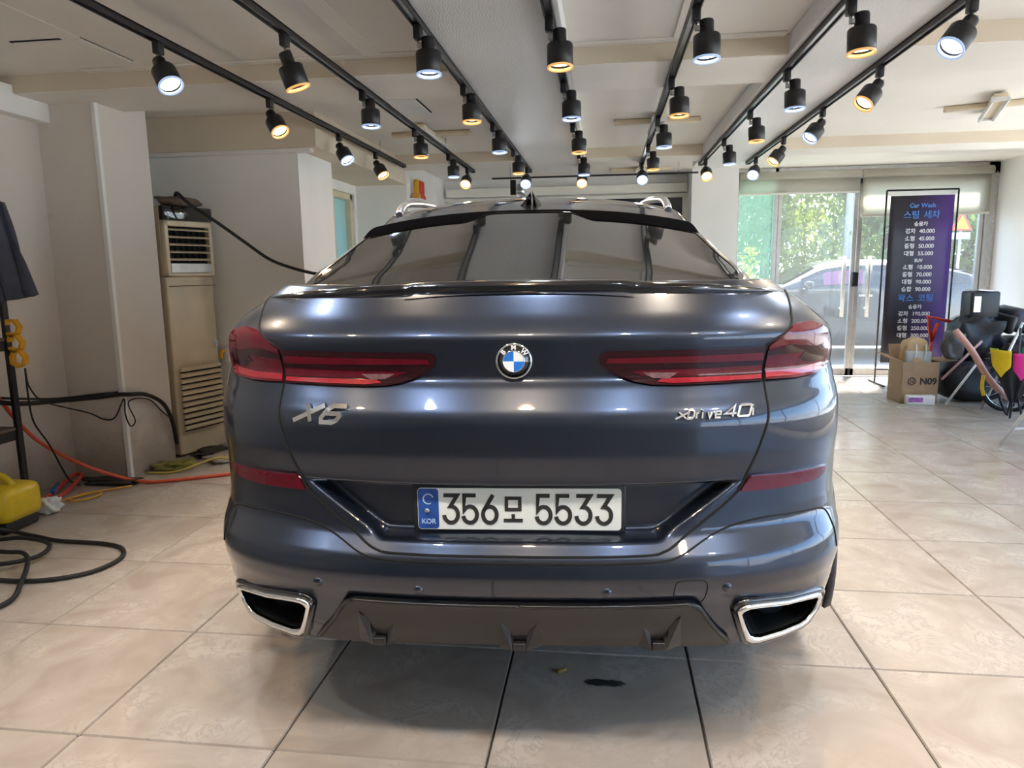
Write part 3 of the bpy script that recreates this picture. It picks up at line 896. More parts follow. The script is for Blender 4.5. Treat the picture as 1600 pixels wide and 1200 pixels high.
# black aero trim between glass and roof
def bandf(u, v):
    s = 2 * u - 1
    y0 = win_top(s * .59) - .012; y1 = 1.165
    y = y0 + (y1 - y0) * v
    x = s * wedge(y) * 1.01
    return (x, y, top_z(x, y) + .009 + .010 * v * (1 - v) * 4 * sstep(.16, .3, abs(x)))
MB().grid(bandf, 64, 6).build('roof_edge_trim', M_MATTE, car)
for sx in (-1, 1):
    P = []
    for k in range(22):
        y = .44 + (1.16 - .44) * k / 21
        x = wedge(y) * 1.005
        P.append((sx * x, y, top_z(x, y) + .004))
    def trimf(u, v, sx=sx):
        y = .42 + (1.18 - .42) * u
        S = gh_section(y)
        if v < .5: x = gh(y)[1] * (.945 + .03 * v); z = top_z(x, y) + .008
        else:
            j = 16 + round((v - .5) * 8); x, z = S[j][0] + .004, S[j][1] + .006
        return (sx * x, y, z)
    MB().grid(trimf, 40, 6).build('window_trim', M_GLOSSBLK, car)
    # side windows
    def swf(u, v, sx=sx):
        y = .80 + (3.2 - .80) * u
        S = gh_section(y)
        lo = .55 + .30 * (1 - sstep(0, .25, u)); hi = .10
        t = (hi + (lo - hi) * v) * 8
        j = 20 + min(int(t), 7); f = t - int(t)
        x = S[j][0] + (S[j + 1][0] - S[j][0]) * f; z = S[j][1] + (S[j + 1][1] - S[j][1]) * f
        return (sx * (x + .006), y, z + .002)
    MB().grid(swf, 40, 8).build('side_window', M_CARGLASS, car)
    # roof rails
    P = [(sx * .565, 1.42, top_z(.565, 1.42) + .0), (sx * .568, 1.5, top_z(.568, 1.5) + .022), (sx * .57, 1.7, top_z(.57, 1.7) + .030), (sx * .57, 2.3, top_z(.57, 2.3) + .030), (sx * .57, 2.8, top_z(.57, 2.8) + .03), (sx * .57, 2.9, top_z(.57, 2.9))]
    MB().tube(P, .016, 8).build('roof_rail', M_STEEL, car)
    # door mirrors
    m = MB().rbox((sx * .93, 3.12, 1.09), (.09, .20, .14), .04); mo = m.build('door_mirror', M_PAINT, car)
    MB().box((sx * .882, 3.12, 1.09), (.006, .16, .11)).build('mirror_glass', M_CHROME, mo)
    MB().tube([(sx * .86, 3.14, 1.02), (sx * .92, 3.13, 1.05)], .02, 8, False).build('mirror_arm', M_BLKPL, mo)
# shark fin antenna
zt = top_z(0, 1.30)
fin = MB()
def finf(u, v):
    L = .16
    y = 1.27 + L * u + .05 * v * (1 - u)
    w = .045 * math.sin(PI * min(1, .08 + u * .92)) ** .6 * (1 - v) ** .7 + .003
    h = .065 * v * (1 - .75 * u)
    return y, w, h
for sx in (-1, 1):
    fin.grid(lambda u, v, sx=sx: (sx * finf(u, v)[1], finf(u, v)[0], top_z(0, finf(u, v)[0]) - .003 + finf(u, v)[2]), 14, 8)
fin.build('antenna_fin', M_GLOSSBLK, car)

# spoiler lip
def spl(u, v):
    x = -.735 + 1.47 * u
    a = abs(x) / .735
    zt = 1.292 - .036 * a ** 3 - (.004 if abs(x) > .29 else 0)
    h = .030 * (1 - a ** 5) + .002
    y0 = rear_base(x, max(1.2, zt - h)) + .003
    ring = [(y0 + .012, zt - h), (y0 + .002, zt - h + .002), (y0 - .001, zt - h * .4), (y0 + .004, zt - .002), (y0 + .016, zt), (y0 + .08, zt + .004 - .01 * a), (y0 + .10, zt - .03)]
    t = v * (len(ring) - 1); i = min(int(t), len(ring) - 2); f = t - i
    return (x, ring[i][0] + (ring[i + 1][0] - ring[i][0]) * f, ring[i][1] + (ring[i + 1][1] - ring[i][1]) * f)
MB().grid(spl, 90, 18).build('spoiler', M_GLOSSBLK, car)

# ---- lamps
L_OUT = smooth2([(.838, 1.110), (.836, 1.132), (.826, 1.153), (.80, 1.168), (.76, 1.176), (.715, 1.172)], 3) + [(.69, 1.155), (.66, 1.134), (.638, 1.121), (.630, 1.08), (.627, 1.036), (.72, 1.034), (.80, 1.037), (.826, 1.048), (.834, 1.07)]
L_IN = [(.630, 1.119), (.225, 1.117), (.207, 1.112), (.203, 1.098), (.207, 1.082), (.245, 1.058), (.29, 1.042), (.33, 1.035), (.40, 1.032), (.619, 1.034), (.622, 1.075)]
for mir in (False, True):
    o = patch('tail_lamp', L_OUT, .010, M_LRED, car, mir, thick=.03)
    patch('lamp_strip', [(.632, 1.108), (.70, 1.122), (.78, 1.112), (.80, 1.10), (.70, 1.098), (.631, 1.094)], .0125, M_LDARK, o, mir, thick=.01)
    patch('lamp_strip', [(.630, 1.056), (.72, 1.056), (.81, 1.064), (.815, 1.046), (.72, 1.040), (.630, 1.041)], .0125, M_LRED2, o, mir, thick=.01)
    patch('lamp_strip', [(.75, 1.105), (.815, 1.115), (.818, 1.072), (.765, 1.068), (.73, 1.083)], .0115, M_LDARK, o, mir, thick=.01)
    o = patch('tail_lamp', L_IN, .008, M_LDARK, car, mir, thick=.03)
    patch('lamp_strip', [(.622, 1.104), (.225, 1.100), (.219, 1.088), (.622, 1.084)], .0105, M_LRED, o, mir, thick=.01)
    patch('lamp_strip', [(.620, 1.071), (.28, 1.068), (.31, 1.056), (.36, 1.052), (.620, 1.052)], .0105, M_LRED, o, mir, thick=.01)
    patch('lamp_strip', [(.618, 1.049), (.36, 1.049), (.345, 1.041), (.39, 1.037), (.617, 1.039)], .0105, M_LRED2, o, mir, thick=.01)
    patch('reversing_lens', [(.40, 1.062), (.31, 1.064), (.335, 1.050), (.375, 1.048)], .012, M_LCLEAR, o, mir, thick=.01)
    seam('lamp_gap', [(.207, 1.1), (.203, 1.098)], parent=car, mirror=mir) if False else None
    patch('reflector', [(.832, .783), (.80, .787), (.70, .791), (.588, .797), (.572, .780), (.560, .760), (.64, .757), (.72, .756), (.80, .757), (.822, .766)], .011, M_LRED, car, mir)
    # tailgate gap, bumper gap
    g = smooth2([(.735, 1.252), (.715, 1.20), (.705, 1.172), (.672, 1.142), (.634, 1.121), (.628, 1.08), (.626, 1.03), (.628, .96), (.620, .92), (.600, .86), (.575, .80), (.553, .757), (.47, .69), (.40, .642), (.36, .624), (.30, .618), (.0, .617)], 4)
    seam('tailgate_gap', g, .0035, mirror=mir)
    g = smooth2([(.862, .56), (.852, .62), (.835, .655), (.80, .670), (.74, .676), (.66, .681), (.60, .679), (.534, .668), (.47, .645), (.41, .618), (.36, .606), (.25, .603), (0, .603)], 4)
    seam('bumper_gap', g, .0026, mirror=mir)
    # raised blade between tailgate and bumper
    # exhaust trims
    e = MB()
    sx = -1 if mir else 1
    ys_ = lambda x, z: rear_base(x, max(z, .40)) + (.40 - min(z, .40)) * .35
    rings = []
    for kx, kz, dy in ((1.0, 1.0, .012), (1.0, 1.0, -.012), (.975, .95, -.022), (.90, .80, -.020), (.86, .74, -.006), (.85, .72, .11)):
        rings.append([(sx * p[0], ys_(*p) + dy, p[1]) for p in scale_poly(EXH, kx, kz)])
    n = len(EXH)
    V = [p for r in rings for p in r]
    F = [(i * n + k, i * n + (k + 1) % n, (i + 1) * n + (k + 1) % n, (i + 1) * n + k) for i in range(len(rings) - 1) for k in range(n)]
    e.add(V, F, True)
    eo = e.build('exhaust_trim', M_CHROME, car)
    inner = MB()
    r1 = [(sx * p[0], ys_(*p) + .0, p[1]) for p in scale_poly(EXH, .845, .715)]
    r2 = [(q[0], q[1] + .16, q[2]) for q in r1]
    inner.add(r1 + r2, [(k, (k + 1) % n, n + (k + 1) % n, n + k) for k in range(n)] + [tuple(range(n, 2 * n))], False)
    inner.build('exhaust_duct', M_SHADOWGAP, eo)
    MB().tube([(sx * .69, .34, .40), (sx * .69, .26, .40)], .045, 16, False).build('exhaust_pipe', M_BLACK, eo)
    # black bezel groove around the trim
    bz = MB().tube([(sx * p[0], ys_(*p) - .004, p[1]) for p in scale_poly(EXH, 1.035, 1.08) + [scale_poly(EXH, 1.035, 1.08)[0]]], .009, 6, False)
    bz.build('exhaust_bezel', M_GLOSSBLK, car)

# diffuser
DT_ = [(-.447, .480), (-.425, .486), (.425, .486), (.447, .480), (.49, .42), (.548, .345), (.53, .338), (.40, .350), (.20, .358), (0, .360), (-.20, .358), (-.40, .350), (-.53, .338), (-.548, .345), (-.49, .42)]
do = patch('diffuser', DT_, .014, M_DIFF, car, thick=.03, step=.03)
seam('diffuser_edge', smooth2([(.55, .343), (.49, .42), (.455, .472), (.43, .487), (.38, .489), (0, .489)], 4), .006, parent=do, off=.014, mt=M_DIFF)
seam('diffuser_edge', smooth2([(.55, .343), (.49, .42), (.455, .472), (.43, .487), (.38, .489), (0, .489)], 4), .006, parent=do, mirror=True, off=.014, mt=M_DIFF)
for cx in (-.365, 0, .355):
    f = MB()
    for s in (-1, 1):
        y1 = rear(cx, .42) - .012; y2 = rear(cx, .36) - .035
        P = [(cx + s * .045, y1, .445), (cx + s * .018, y2 - .012, .362), (cx + s * .018, y2 + .05, .355), (cx + s * .05, y1 + .02, .36), (cx + s * .027, y1 - .004, .44)]
        f.add([(cx + s * .052, rear(cx, .45) - .012, .452), (cx + s * .024, rear(cx, .375) - .034, .372), (cx + s * .017, rear(cx, .375) - .03, .355), (cx + s * .060, rear(cx, .36) - .010, .357), (cx + s * .026, rear(cx, .43) - .008, .43)],
              [(0, 1, 3), (1, 2, 3), (0, 4, 1), (4, 2, 1), (0, 3, 4), (3, 2, 4)])
    f.rbox((cx, rear(cx, .37) - .02, .366), (.034, .03, .022), .004)
    f.build('diffuser_fin', M_DIFF, do)
# tow hook cover
seam('tow_hook_cover', smooth2([(.392, .487), (.386, .52), (.390, .548), (.402, .556), (.44, .556), (.462, .552), (.470, .535), (.466, .50), (.458, .487)], 4), .0016)
for xs in (-.52, -.25, .22, .52):
    MB().lathe([(0, -.002), (.012, -.002), (.012, .004), (.0, .004)], 16, Matrix.Translation((xs, rear(xs, .53), .53)) @ Matrix.Rotation(PI / 2, 4, 'X')).build('parking_sensor', M_PAINT, car)

# ---- emblem
em = empty('emblem', (-.008, rear(0, 1.095) - .004, 1.095)); em.parent = car
RX = Matrix.Rotation(PI / 2, 4, 'X')
MB().lathe([(0, -.004), (.046, -.004), (.046, .003), (.043, .007), (.040, .006)], 48, RX).build('chrome_ring', M_CHROME, em)
MB().lathe([(0, .0055), (.0415, .0055), (.0415, -.002)], 48, RX).build('black_ring', M_GLOSSBLK, em)
MB().lathe([(.0275, .005), (.0275, .0072), (.0255, .0072), (.0255, .005)], 48, RX).build('inner_ring', M_CHROME, em)
M_EB = mat('emblem_blue', (.02, .17, .62), .25, var=.03, coat=1)
M_EW = mat('emblem_white', (.82, .83, .84), .25, var=.02, coat=1)
for q in range(4):
    P = [(0, 0)] + [(.0256 * math.cos(PI / 2 * (q + k / 10)), .0256 * math.sin(PI / 2 * (q + k / 10))) for k in range(11)]
    MB().prism(P, -.0068, -.003, 'y').build('quadrant', M_EB if q in (1, 3) else M_EW, em)
for ch, a in (('B', 138), ('M', 90), ('W', 42)):
    a = math.radians(a)
    text_obj('letter', ch, .0165, M_EW, em, Matrix.Translation((.0342 * math.cos(a), -.007, .0342 * math.sin(a))) @ RX @ Matrix.Rotation(a - PI / 2, 4, 'Z'), .0008, .0005)

# ---- badges (italic letter strokes)
def ribbon(b, pts, w, y, d=.004, ox=0, oz=0, sc=(1, 1), sh=0.0, surf=None):
    """flat stroke along 2D points, extruded to depth d"""
    Q = [(ox + (p[0] + sh * p[1]) * sc[0], oz + p[1] * sc[1]) for p in pts]
    n = len(Q); Lf = []; Rt = []
    for i in range(n):
        def dirn(a, c):
            l = math.hypot(c[0] - a[0], c[1] - a[1]) or 1
            return ((c[0] - a[0]) / l, (c[1] - a[1]) / l)
        closed = math.hypot(Q[0][0] - Q[-1][0], Q[0][1] - Q[-1][1]) < 1e-6
        if i == 0: d1 = dirn(Q[-2], Q[0]) if closed else dirn(Q[0], Q[1]); d2 = dirn(Q[0], Q[1])
        elif i == n - 1: d1 = dirn(Q[-2], Q[-1]); d2 = dirn(Q[0], Q[1]) if closed else d1
        else: d1 = dirn(Q[i - 1], Q[i]); d2 = dirn(Q[i], Q[i + 1])
        nx, nz = -(d1[1] + d2[1]), d1[0] + d2[0]
        l = math.hypot(nx, nz) or 1
        nx /= l; nz /= l
        k = max(.45, nx * -d1[1] + nz * d1[0])
        Lf.append((Q[i][0] + nx * w / 2 / k, Q[i][1] + nz * w / 2 / k)); Rt.append((Q[i][0] - nx * w / 2 / k, Q[i][1] - nz * w / 2 / k))
    V = []
    for (a, c) in zip(Lf, Rt):
        for p in (a, c):
            yy = y if surf is None else surf(p[0], p[1]) + y
            V += [(p[0], yy, p[1]), (p[0], yy + d, p[1])]
    F = []
    for i in range(n - 1):
        o = 4 * i
        F += [(o, o + 4, o + 6, o + 2), (o + 1, o + 3, o + 7, o + 5), (o, o + 1, o + 5, o + 4), (o + 2, o + 6, o + 7, o + 3)]
    F += [(0, 2, 3, 1), (4 * n - 4, 4 * n - 3, 4 * n - 1, 4 * n - 2)]
    b.add(V, F)
def arc(cx, cy, rx, ry, a0, a1, n=14):
    return [(cx + rx * math.cos(math.radians(a0 + (a1 - a0) * k / n)), cy + ry * math.sin(math.radians(a0 + (a1 - a0) * k / n))) for k in range(n + 1)]
bd = empty('model_badge', (0, 0, 0)); bd.parent = car
S6 = .6
for nm, strokes, ox in (('letter_x', [[(0, 0), (1.1, 1)], [(.15, 1), (.95, 0)]], -.578), ('digit_6', [[(.9, 1), (.25, 1), (.05, .75), (.05, .25), (.2, 0), (.75, 0), (.92, .15), (.92, .4), (.78, .55), (.08, .55)]], -.508)):
    b = MB()
    for st in strokes: ribbon(b, st, .011, -.010, .010, ox, .946, (.052, .040), S6, rear)
    b.build(nm, M_CHROME, bd)
bd = empty('drive_badge', (0, 0, 0)); bd.parent = car
GL = {'x': ([[(0, 0), (1.0, .8)], [(.1, .8), (.9, 0)]], .026), 'D': ([[(0, 0), (0, 1), (.6, 1), (.9, .75), (.9, .25), (.6, 0), (0, 0)]], .016), 'r': ([[(0, 0), (0, .7)], [(0, .5), (.5, .7)]], .010), 'i': ([[(0, 0), (0, .7)], [(0, .85), (0, 1)]], .007),
      'v': ([[(0, .7), (.4, 0), (.8, .7)]], .014), 'e': ([[(.9, 0), (.1, 0), (0, .35), (.1, .7), (.8, .7), (.85, .36), (.05, .36)]], .018), '4': ([[(.75, 0), (.75, 1), (0, .3), (1.0, .3)]], .032), '0': ([[(0, .1), (0, .9), (.1, 1), (.85, 1), (.95, .9), (.95, .1), (.85, 0), (.1, 0), (0, .1)]], .036)}
xx = .385
for ch in 'xDrive40i':
    st, wd = GL[ch]
    big = ch in '40x' or xx > .52
    h = .025 if (ch in '40' or xx > .54) else .020
    wsc = {'x': .030, 'D': .016, 'r': .010, 'i': .010, 'v': .014, 'e': .016, '4': .030, '0': .032}[ch]
    b = MB()
    for s in st: ribbon(b, s, .0042 if not (ch in '40') else .0052, -.008, .008, xx, .956, (wsc, h), .3, rear)
    b.build('letter', M_CHROME, bd)
    xx += wd * .94 + .006

# ---- number plate
pl = empty('number_plate', (0, .094, .716)); pl.parent = car
MB().rbox((0, .006, 0), (.545, .012, .130), .005).build('plate_frame', M_BLKPL, pl)
def rrect(w, h, r, n=5, x=0, z=0):
    P = []
    for cx, cz, a in ((w / 2 - r, h / 2 - r, 0), (-w / 2 + r, h / 2 - r, 90), (-w / 2 + r, -h / 2 + r, 180), (w / 2 - r, -h / 2 + r, 270)):
        P += [(x + cx + r * math.cos(math.radians(a + 90 * k / n)), z + cz + r * math.sin(math.radians(a + 90 * k / n))) for k in range(n + 1)]
    return P
MB().prism(rrect(.520, .110, .010), -.004, .002, 'y').build('plate', M_PLATEW, pl)
MB().prism(rrect(.053, .106, .008, x=-.232), -.0048, -.002, 'y').build('blue_band', M_BLUE, pl)
em2 = MB(); ribbon(em2, arc(-.232, .026, .013, .013, 20, 300), .003, -.0056, .002); em2.build('crest', mat('crest_silver', (.45, .55, .7), .3, var=.1), pl)
text_obj('country_code', 'KOR', .018, mat('band_lettering', (.35, .5, .75), .4, var=.05), pl, Matrix.Translation((-.232, -.0052, -.034)) @ RX, .0004, .0004)
D3 = [[(.03, 1), (.93, 1), (.47, .60)] + arc(.5, .30, .46, .30, 85, -175, 18)]
D5 = [[(.90, 1), (.14, 1), (.10, .44), (.22, .54)] + arc(.5, .30, .46, .30, 105, -170, 18)]
D6 = [[(.72, 1.02), (.10, .44)], arc(.5, .30, .45, .30, 0, 360, 28)]
px0 = -.193
for ch, x in (('3', -.1935), ('5', -.1445), ('6', -.0935), ('5', .0440), ('5', .0935), ('3', .1450), ('3', .1970)):
    b = MB()
    for st in {'3': D3, '5': D5, '6': D6}[ch]: ribbon(b, st, .0102, -.0055, .003, x, -.037, (.039, .073))
    b.build('digit', M_INK, pl)
b = MB()
ribbon(b, [(0, 0), (0, 1), (1, 1), (1, 0), (0, 0)], .0088, -.0055, .003, -.031, -.001, (.034, .030))
ribbon(b, [(.5, 0), (.5, 1)], .0088, -.0055, .003, -.031, -.030, (.034, .017))
ribbon(b, [(-.22, 0), (1.22, 0)], .0088, -.0055, .003, -.031, -.030, (.034, .015))
b.build('syllable', M_INK, pl)
MB().lathe([(0, .003), (.006, .003), (.007, 0), (0, 0)], 14, Matrix.Translation((-.236, -.005, -.005)) @ RX).build('bolt', M_STEEL, pl)
MB().rbox((.0, .012, .075), (.30, .03, .014), .004).build('plate_lamp_strip', M_BLKPL, pl)

# ---- underside, wheels, arches
MB().rbox((0, 2.5, .31), (1.6, 4.3, .14), .03).build('underbody', M_BLKPL, car)
for (yy, nm) in ((AXR, 'rear'), (AXF, 'front')):
    for sx in (-1, 1):
        w = empty('wheel', (sx * .845, yy, RT)); w.parent = car
        RY = Matrix.Rotation(PI / 2 * sx, 4, 'Y')
        MB().lathe([(.255, -.14), (.33, -.155), (.362, -.14), (.375, -.10), (.375, .10), (.362, .14), (.33, .155), (.255, .14), (.25, 0)], 48, RY, closed=True).build('tire', M_RUBBER, w)
        MB().lathe([(.262, -.13), (.25, -.12), (.24, .10), (.258, .142), (.265, .135)], 48, RY).build('rim', M_BLACK, w)
        sp = MB()
        for k in range(10):
            a = 2 * PI * k / 10
            M_ = RY @ Matrix.Rotation(a, 4, 'Z')
            sp.box((.145, 0, .105), (.23, .028, .03), None, M_)
        sp.lathe([(0, .12), (.05, .12), (.06, .09), (0, .09)], 20, RY)
        sp.build('spokes', M_STEEL, w)
        ar = MB()
        def arcf(u, v, sx=sx, yy=yy):
            a = -.12 * PI + 1.24 * PI * u
            r = .402 + .052 * v
            x = .985 if yy < 2 else .985
            return (sx * (x + .018 - .012 * v + (-.02 if v > .9 else 0)), yy + r * math.cos(a), RT + r * math.sin(a))
        ar.grid(arcf, 40, 4).build('arch_trim', M_BLKPL, car, solid=.012)
        lin = MB().grid(lambda u, v, sx=sx, yy=yy: (sx * (.62 + .37 * v), yy + .42 * math.cos(-.1 * PI + 1.2 * PI * u), RT + .42 * math.sin(-.1 * PI + 1.2 * PI * u)), 24, 2)
        lin.build('arch_liner', M_BLKPL, car, solid=.01)
# ================================================================== LEFT SIDE
# standing air conditioner in the alcove
ac = empty('air_conditioner', (-3.035, 4.715, 0), math.radians(72.5), 'tall ivory standing air conditioner with louvred outlet, between column and pier', 'air conditioner')
W_, D_, H_ = .415, .27, 1.80
MB().rbox((W_ / 2, D_ / 2 + .015, .66), (W_, D_ - .03, 1.30), .012).build('lower_cabinet', M_IVORY, ac)
up = MB()
up.bbox((0, .05, 1.31), (W_, D_, H_)); up.bbox((0, .0, 1.31), (.03, .05, 1.70)); up.bbox((W_ - .03, .0, 1.31), (W_, .05, 1.70)); up.bbox((0, .0, 1.66), (W_, .05, 1.70)); up.bbox((0, 0, 1.31), (W_, .05, 1.335))
up.build('upper_cabinet', M_IVORY, ac, bevel=.006)
MB().bbox((.03, .04, 1.335), (W_ - .03, .052, 1.66)).build('outlet', M_SHADOWGAP, ac)
MB().rbox((W_ / 2, .02, 1.752), (W_ + .004, .06, .10), .010).build('top_panel', M_GLOSSBLK, ac)
for k in range(5):
    MB().box((W_ / 2, .012, 1.43 + .052 * k), (W_ - .06, .035, .005), (.35, 0, 0)).build('louver', M_IVORY, ac)
for k in range(7):
    MB().box((.06 + .05 * k, .035, 1.53), (.003, .02, .25)).build('vertical_louver', M_BLKPL, ac)
MB().bbox((.03, -.002, 1.337), (W_ - .03, .02, 1.40)).build('silver_panel', M_ALU, ac)
MB().bbox((.004, -.0015, 1.2395), (W_ - .004, .01, 1.2435)).build('seam', M_SHADOWGAP, ac)
for k in range(6): MB().box((.14 + .035 * k, -.001, 1.275), (.012, .004, .005)).build('button', M_STEEL, ac)
for k in range(11):
    z = .20 + .043 * k
    MB().box((W_ / 2, -.006, z + .012), (W_ - .05, .018, .020), (.5, 0, 0)).build('grille_slat', M_IVORY, ac)
    MB().box((W_ / 2, .0, z - .008), (W_ - .05, .004, .008)).build('grille_gap', M_SHADOWGAP, ac)
MB().box((W_ - .045, -.001, .80), (.035, .003, .05)).build('energy_label', mat('label_grey', (.55, .58, .62), .5, var=.3, scale=80), ac)

# dark cloth and bag lying on the air conditioner
def lump(name, c, d, mt, seed, label=None, cat=None, group=None, parent=None, nz=.18, flat=.35, rz=0.0, u=28, v=16):
    rnd = random.Random(seed)
    ph = [(rnd.uniform(2, 6), rnd.uniform(2, 6), rnd.uniform(0, 6), rnd.uniform(0, 6)) for _ in range(4)]
    def f(a, b):
        th = 2 * PI * a; p = PI * b
        r = 1 + nz * sum(math.sin(k[0] * th + k[2] if False else round(k[0]) * th + k[2]) * math.sin(k[1] * p + k[3]) for k in ph) / 2 * math.sin(p)
        sx = math.copysign(abs(math.cos(th)) ** .7, math.cos(th)); sy = math.copysign(abs(math.sin(th)) ** .7, math.sin(th))
        z = math.cos(p); z = math.copysign(abs(z) ** .7, z)
        if z < 0: z = max(z, -1 + flat * .2)
        s = math.sin(p) ** .7 if math.sin(p) > 0 else 0
        x, y = d[0] / 2 * r * sx * s, d[1] / 2 * r * sy * s
        return (x * math.cos(rz) - y * math.sin(rz), x * math.sin(rz) + y * math.cos(rz), d[2] / 2 * (z + 1) * (1 + .5 * (r - 1)))
    b = MB().grid(f, u, v)
    o = b.build(name, mt, parent)
    o.location = c
    if label: tag(o, label, cat, group)
    return o
M_DKCLOTH = mat('dark_cloth', (.035, .03, .028), .85, var=.3, scale=20, bump=.3, bscale=60)
M_BRCLOTH = mat('brown_cloth', (.14, .10, .075), .85, var=.3, scale=20, bump=.3, bscale=60)
lump('cloth_bag', (-3.05, 4.93, 1.802), (.20, .34, .07), M_BRCLOTH, 3, 'crumpled dark brown cloth bag on top of the air conditioner', 'bag')
tag(MB().tube([(-3.05, 4.9, 1.875), (-2.98, 4.82, 1.885), (-2.877, 4.8, 1.803), (-2.72, 4.86, 1.68), (-2.56, 4.94, 1.54), (-2.42, 5.0, 1.424), (-2.28, 5.06, 1.36), (-2.132, 5.1, 1.318), (-1.9, 5.2, 1.26), (-1.75, 5.35, 1.0), (-1.72, 5.5, .02)], .012, 10).build('cable', M_RUBBER),
    'thick black cable sagging from the air conditioner top down behind the car', 'cable')
# socket, plug and thin lead
so = empty('wall_socket', (-2.93, 5.2, .70), 0, 'amber plug in a wall socket right of the air conditioner', 'socket')
MB().rbox((0, -.006, 0), (.07, .012, .12), .004).build('face_plate', M_WHITE, so)
MB().tube([(-.0, -.01, .03), (0, -.05, .03), (.0, -.07, -.02)], .014, 8).build('plug', M_ORANGE, so)
MB().tube([(0, -.07, -.03), (-.03, -.09, -.16), (-.12, -.18, -.30), (-.10, -.30, -.33)], .004, 6).build('lead', M_BLKPL, so)

# cables strung along the column
tag(MB().tube([(-3.32, 3.40, .66), (-3.31, 3.62, .605), (-3.345, 3.95, .56), (-3.24, 4.15, .548), (-3.10, 4.155, .565), (-3.045, 4.20, .56), (-3.04, 4.36, .53), (-3.035, 4.52, .44), (-3.045, 4.62, .30), (-3.05, 4.66, .12)], .014, 8).build('cable_bundle', M_RUBBER),
    'thick black cable bundle strung across the column at knee height', 'cable')
tag(MB().tube([(-3.33, 3.40, .68), (-3.31, 3.64, .63), (-3.35, 3.95, .575), (-3.24, 4.16, .567), (-3.10, 4.16, .58)], .007, 8).build('cable', M_RUBBER), 'thin black cable lying above the cable bundle on the column front', 'cable')
tag(MB().tube([(-3.20, 3.56, .80), (-3.20, 3.58, .70), (-3.22, 3.7, .60), (-3.30, 4.13, .45), (-3.22, 4.165, .40), (-3.14, 4.165, .415), (-3.06, 4.158, .54), (-3.055, 4.15, .44), (-3.03, 4.155, .36), (-2.995, 4.157, .40), (-3.03, 4.158, .52), (-3.03, 4.36, .50), (-3.025, 4.5, .38), (-3.03, 4.62, .30)], .0045, 6).build('cable', M_RUBBER),
    'thin black cable drooping in a loop from the bundle at the column corner', 'cable')
tag(MB().tube([(-3.19, 3.55, .82), (-3.20, 3.56, .65), (-3.22, 3.6, .5), (-3.27, 3.75, .33), (-3.30, 3.9, .08), (-3.28, 3.97, .012)], .005, 6).build('cable', M_RUBBER), 'thin black cable hanging from the yellow tool rack to the floor', 'cable')
tag(MB().tube([(-3.31, 3.30, .78), (-3.316, 3.45, .70), (-3.335, 3.60, .52), (-3.33, 3.75, .345), (-3.22, 3.91, .175), (-3.06, 4.03, .06), (-2.93, 4.08, .016), (-2.80, 4.11, .012), (-2.49, 4.28, .012), (-2.2, 4.42, .012), (-1.85, 4.5, .012)], .011, 10).build('air_hose', M_REDHOSE),
    'orange-red hose hanging from the shelf and running along the floor to the car', 'hose')
MB().tube([(-3.315, 3.40, .725), (-3.318, 3.47, .675)], .024, 12, False).build('hose_coupling', M_BLKPL, bpy.data.objects['air_hose'])

# metal shelf rack against the left wall
rk = empty('shelf_rack', (-3.36, 3.14, 0), 0, 'black steel shelf rack at the left edge against the wall', 'shelf')
for x in (-.09, .09):
    for y in (-.45, .41):
        b = MB().bbox((x - .019, y - .003, 0), (x + .019, y, 1.45)).bbox((x - .003 if x > 0 else x - .019, y - .034, 0), (x + .019 if x > 0 else x - .016, y, 1.45))
        po = b.build('post', M_BLACK, rk)
for z in (.42, .92, 1.42):
    MB().bbox((-.10, -.45, z), (.10, .40, z + .055)).build('shelf_beam', M_BLACK, rk)
    MB().bbox((-.098, -.44, z + .055), (.098, .39, z + .07)).build('shelf_board', mat('chipboard', (.20, .13, .09), .8, var=.2), rk)
lump('storage_bag', (-3.36, 3.2, .49), (.16, .30, .22), M_DKCLOTH, 21, 'dark bag sitting on the lower shelf of the rack', 'bag')
# hanging jacket
def jack(u, v):
    y = 3.46 + .10 * u + .012 * math.sin(9 * u + 3 * v)
    x = -3.27 + .045 * u + (.07 + .09 * u) * v + .010 * math.sin(14 * u + 2 * v)
    z = 1.72 - .50 * v - .03 * (1 - u) * v
    return (x, y, z)
jk = empty('jacket', (0, 0, 0), 0, 'slate grey jacket sleeve hanging from the shelf rack at the left edge', 'jacket')
MB().grid(jack, 16, 16).build('sleeve', mat('grey_cloth', (.055, .06, .085), .8, var=.2, scale=14, bump=.2, bscale=150), jk, solid=.03)
MB().grid(lambda u, v: (-3.40 + .14 * u, 3.44 + .02 * math.sin(8 * u), 1.75 - .45 * v - .05 * math.sin(5 * u)), 12, 12).build('coat_body', mat('grey_cloth_body', (.055, .06, .085), .8, var=.2, scale=14), jk, solid=.04)
MB().tube([(-3.40, 3.44, 1.76), (-3.33, 3.46, 1.80), (-3.26, 3.48, 1.74)], .006, 6).build('hanger', M_STEEL, jk)
lump('beige_bag', (-3.36, 3.30, 1.492), (.15, .24, .20), mat('beige_cloth', (.22, .19, .15), .85, var=.2), 5, 'grey-beige bag on the top shelf behind the hanging sleeve', 'bag')
# amber plastic tool holder rings clipped to the post
tr = empty('tool_holder', (-3.225, 3.535, .83), 0, 'amber plastic tool clip strip fixed on the black shelf post', 'tool holder')
for k in range(3):
    pts = [(-.035, .02), (.0, .0), (.035, .02), (.045, .05), (.02, .085), (-.02, .085), (-.035, .055)]
    b = MB()
    ribbon(b, pts + ([pts[0]] if k != 1 else []), .012, -.018, .036, .008 * (2 - k) , .085 * k, (1, 1))
    b.build('clip', M_ORANGE, tr)
MB().bbox((-.05, -.01, 0), (-.035, .015, .28)).build('back_strip', M_ORANGE, tr)
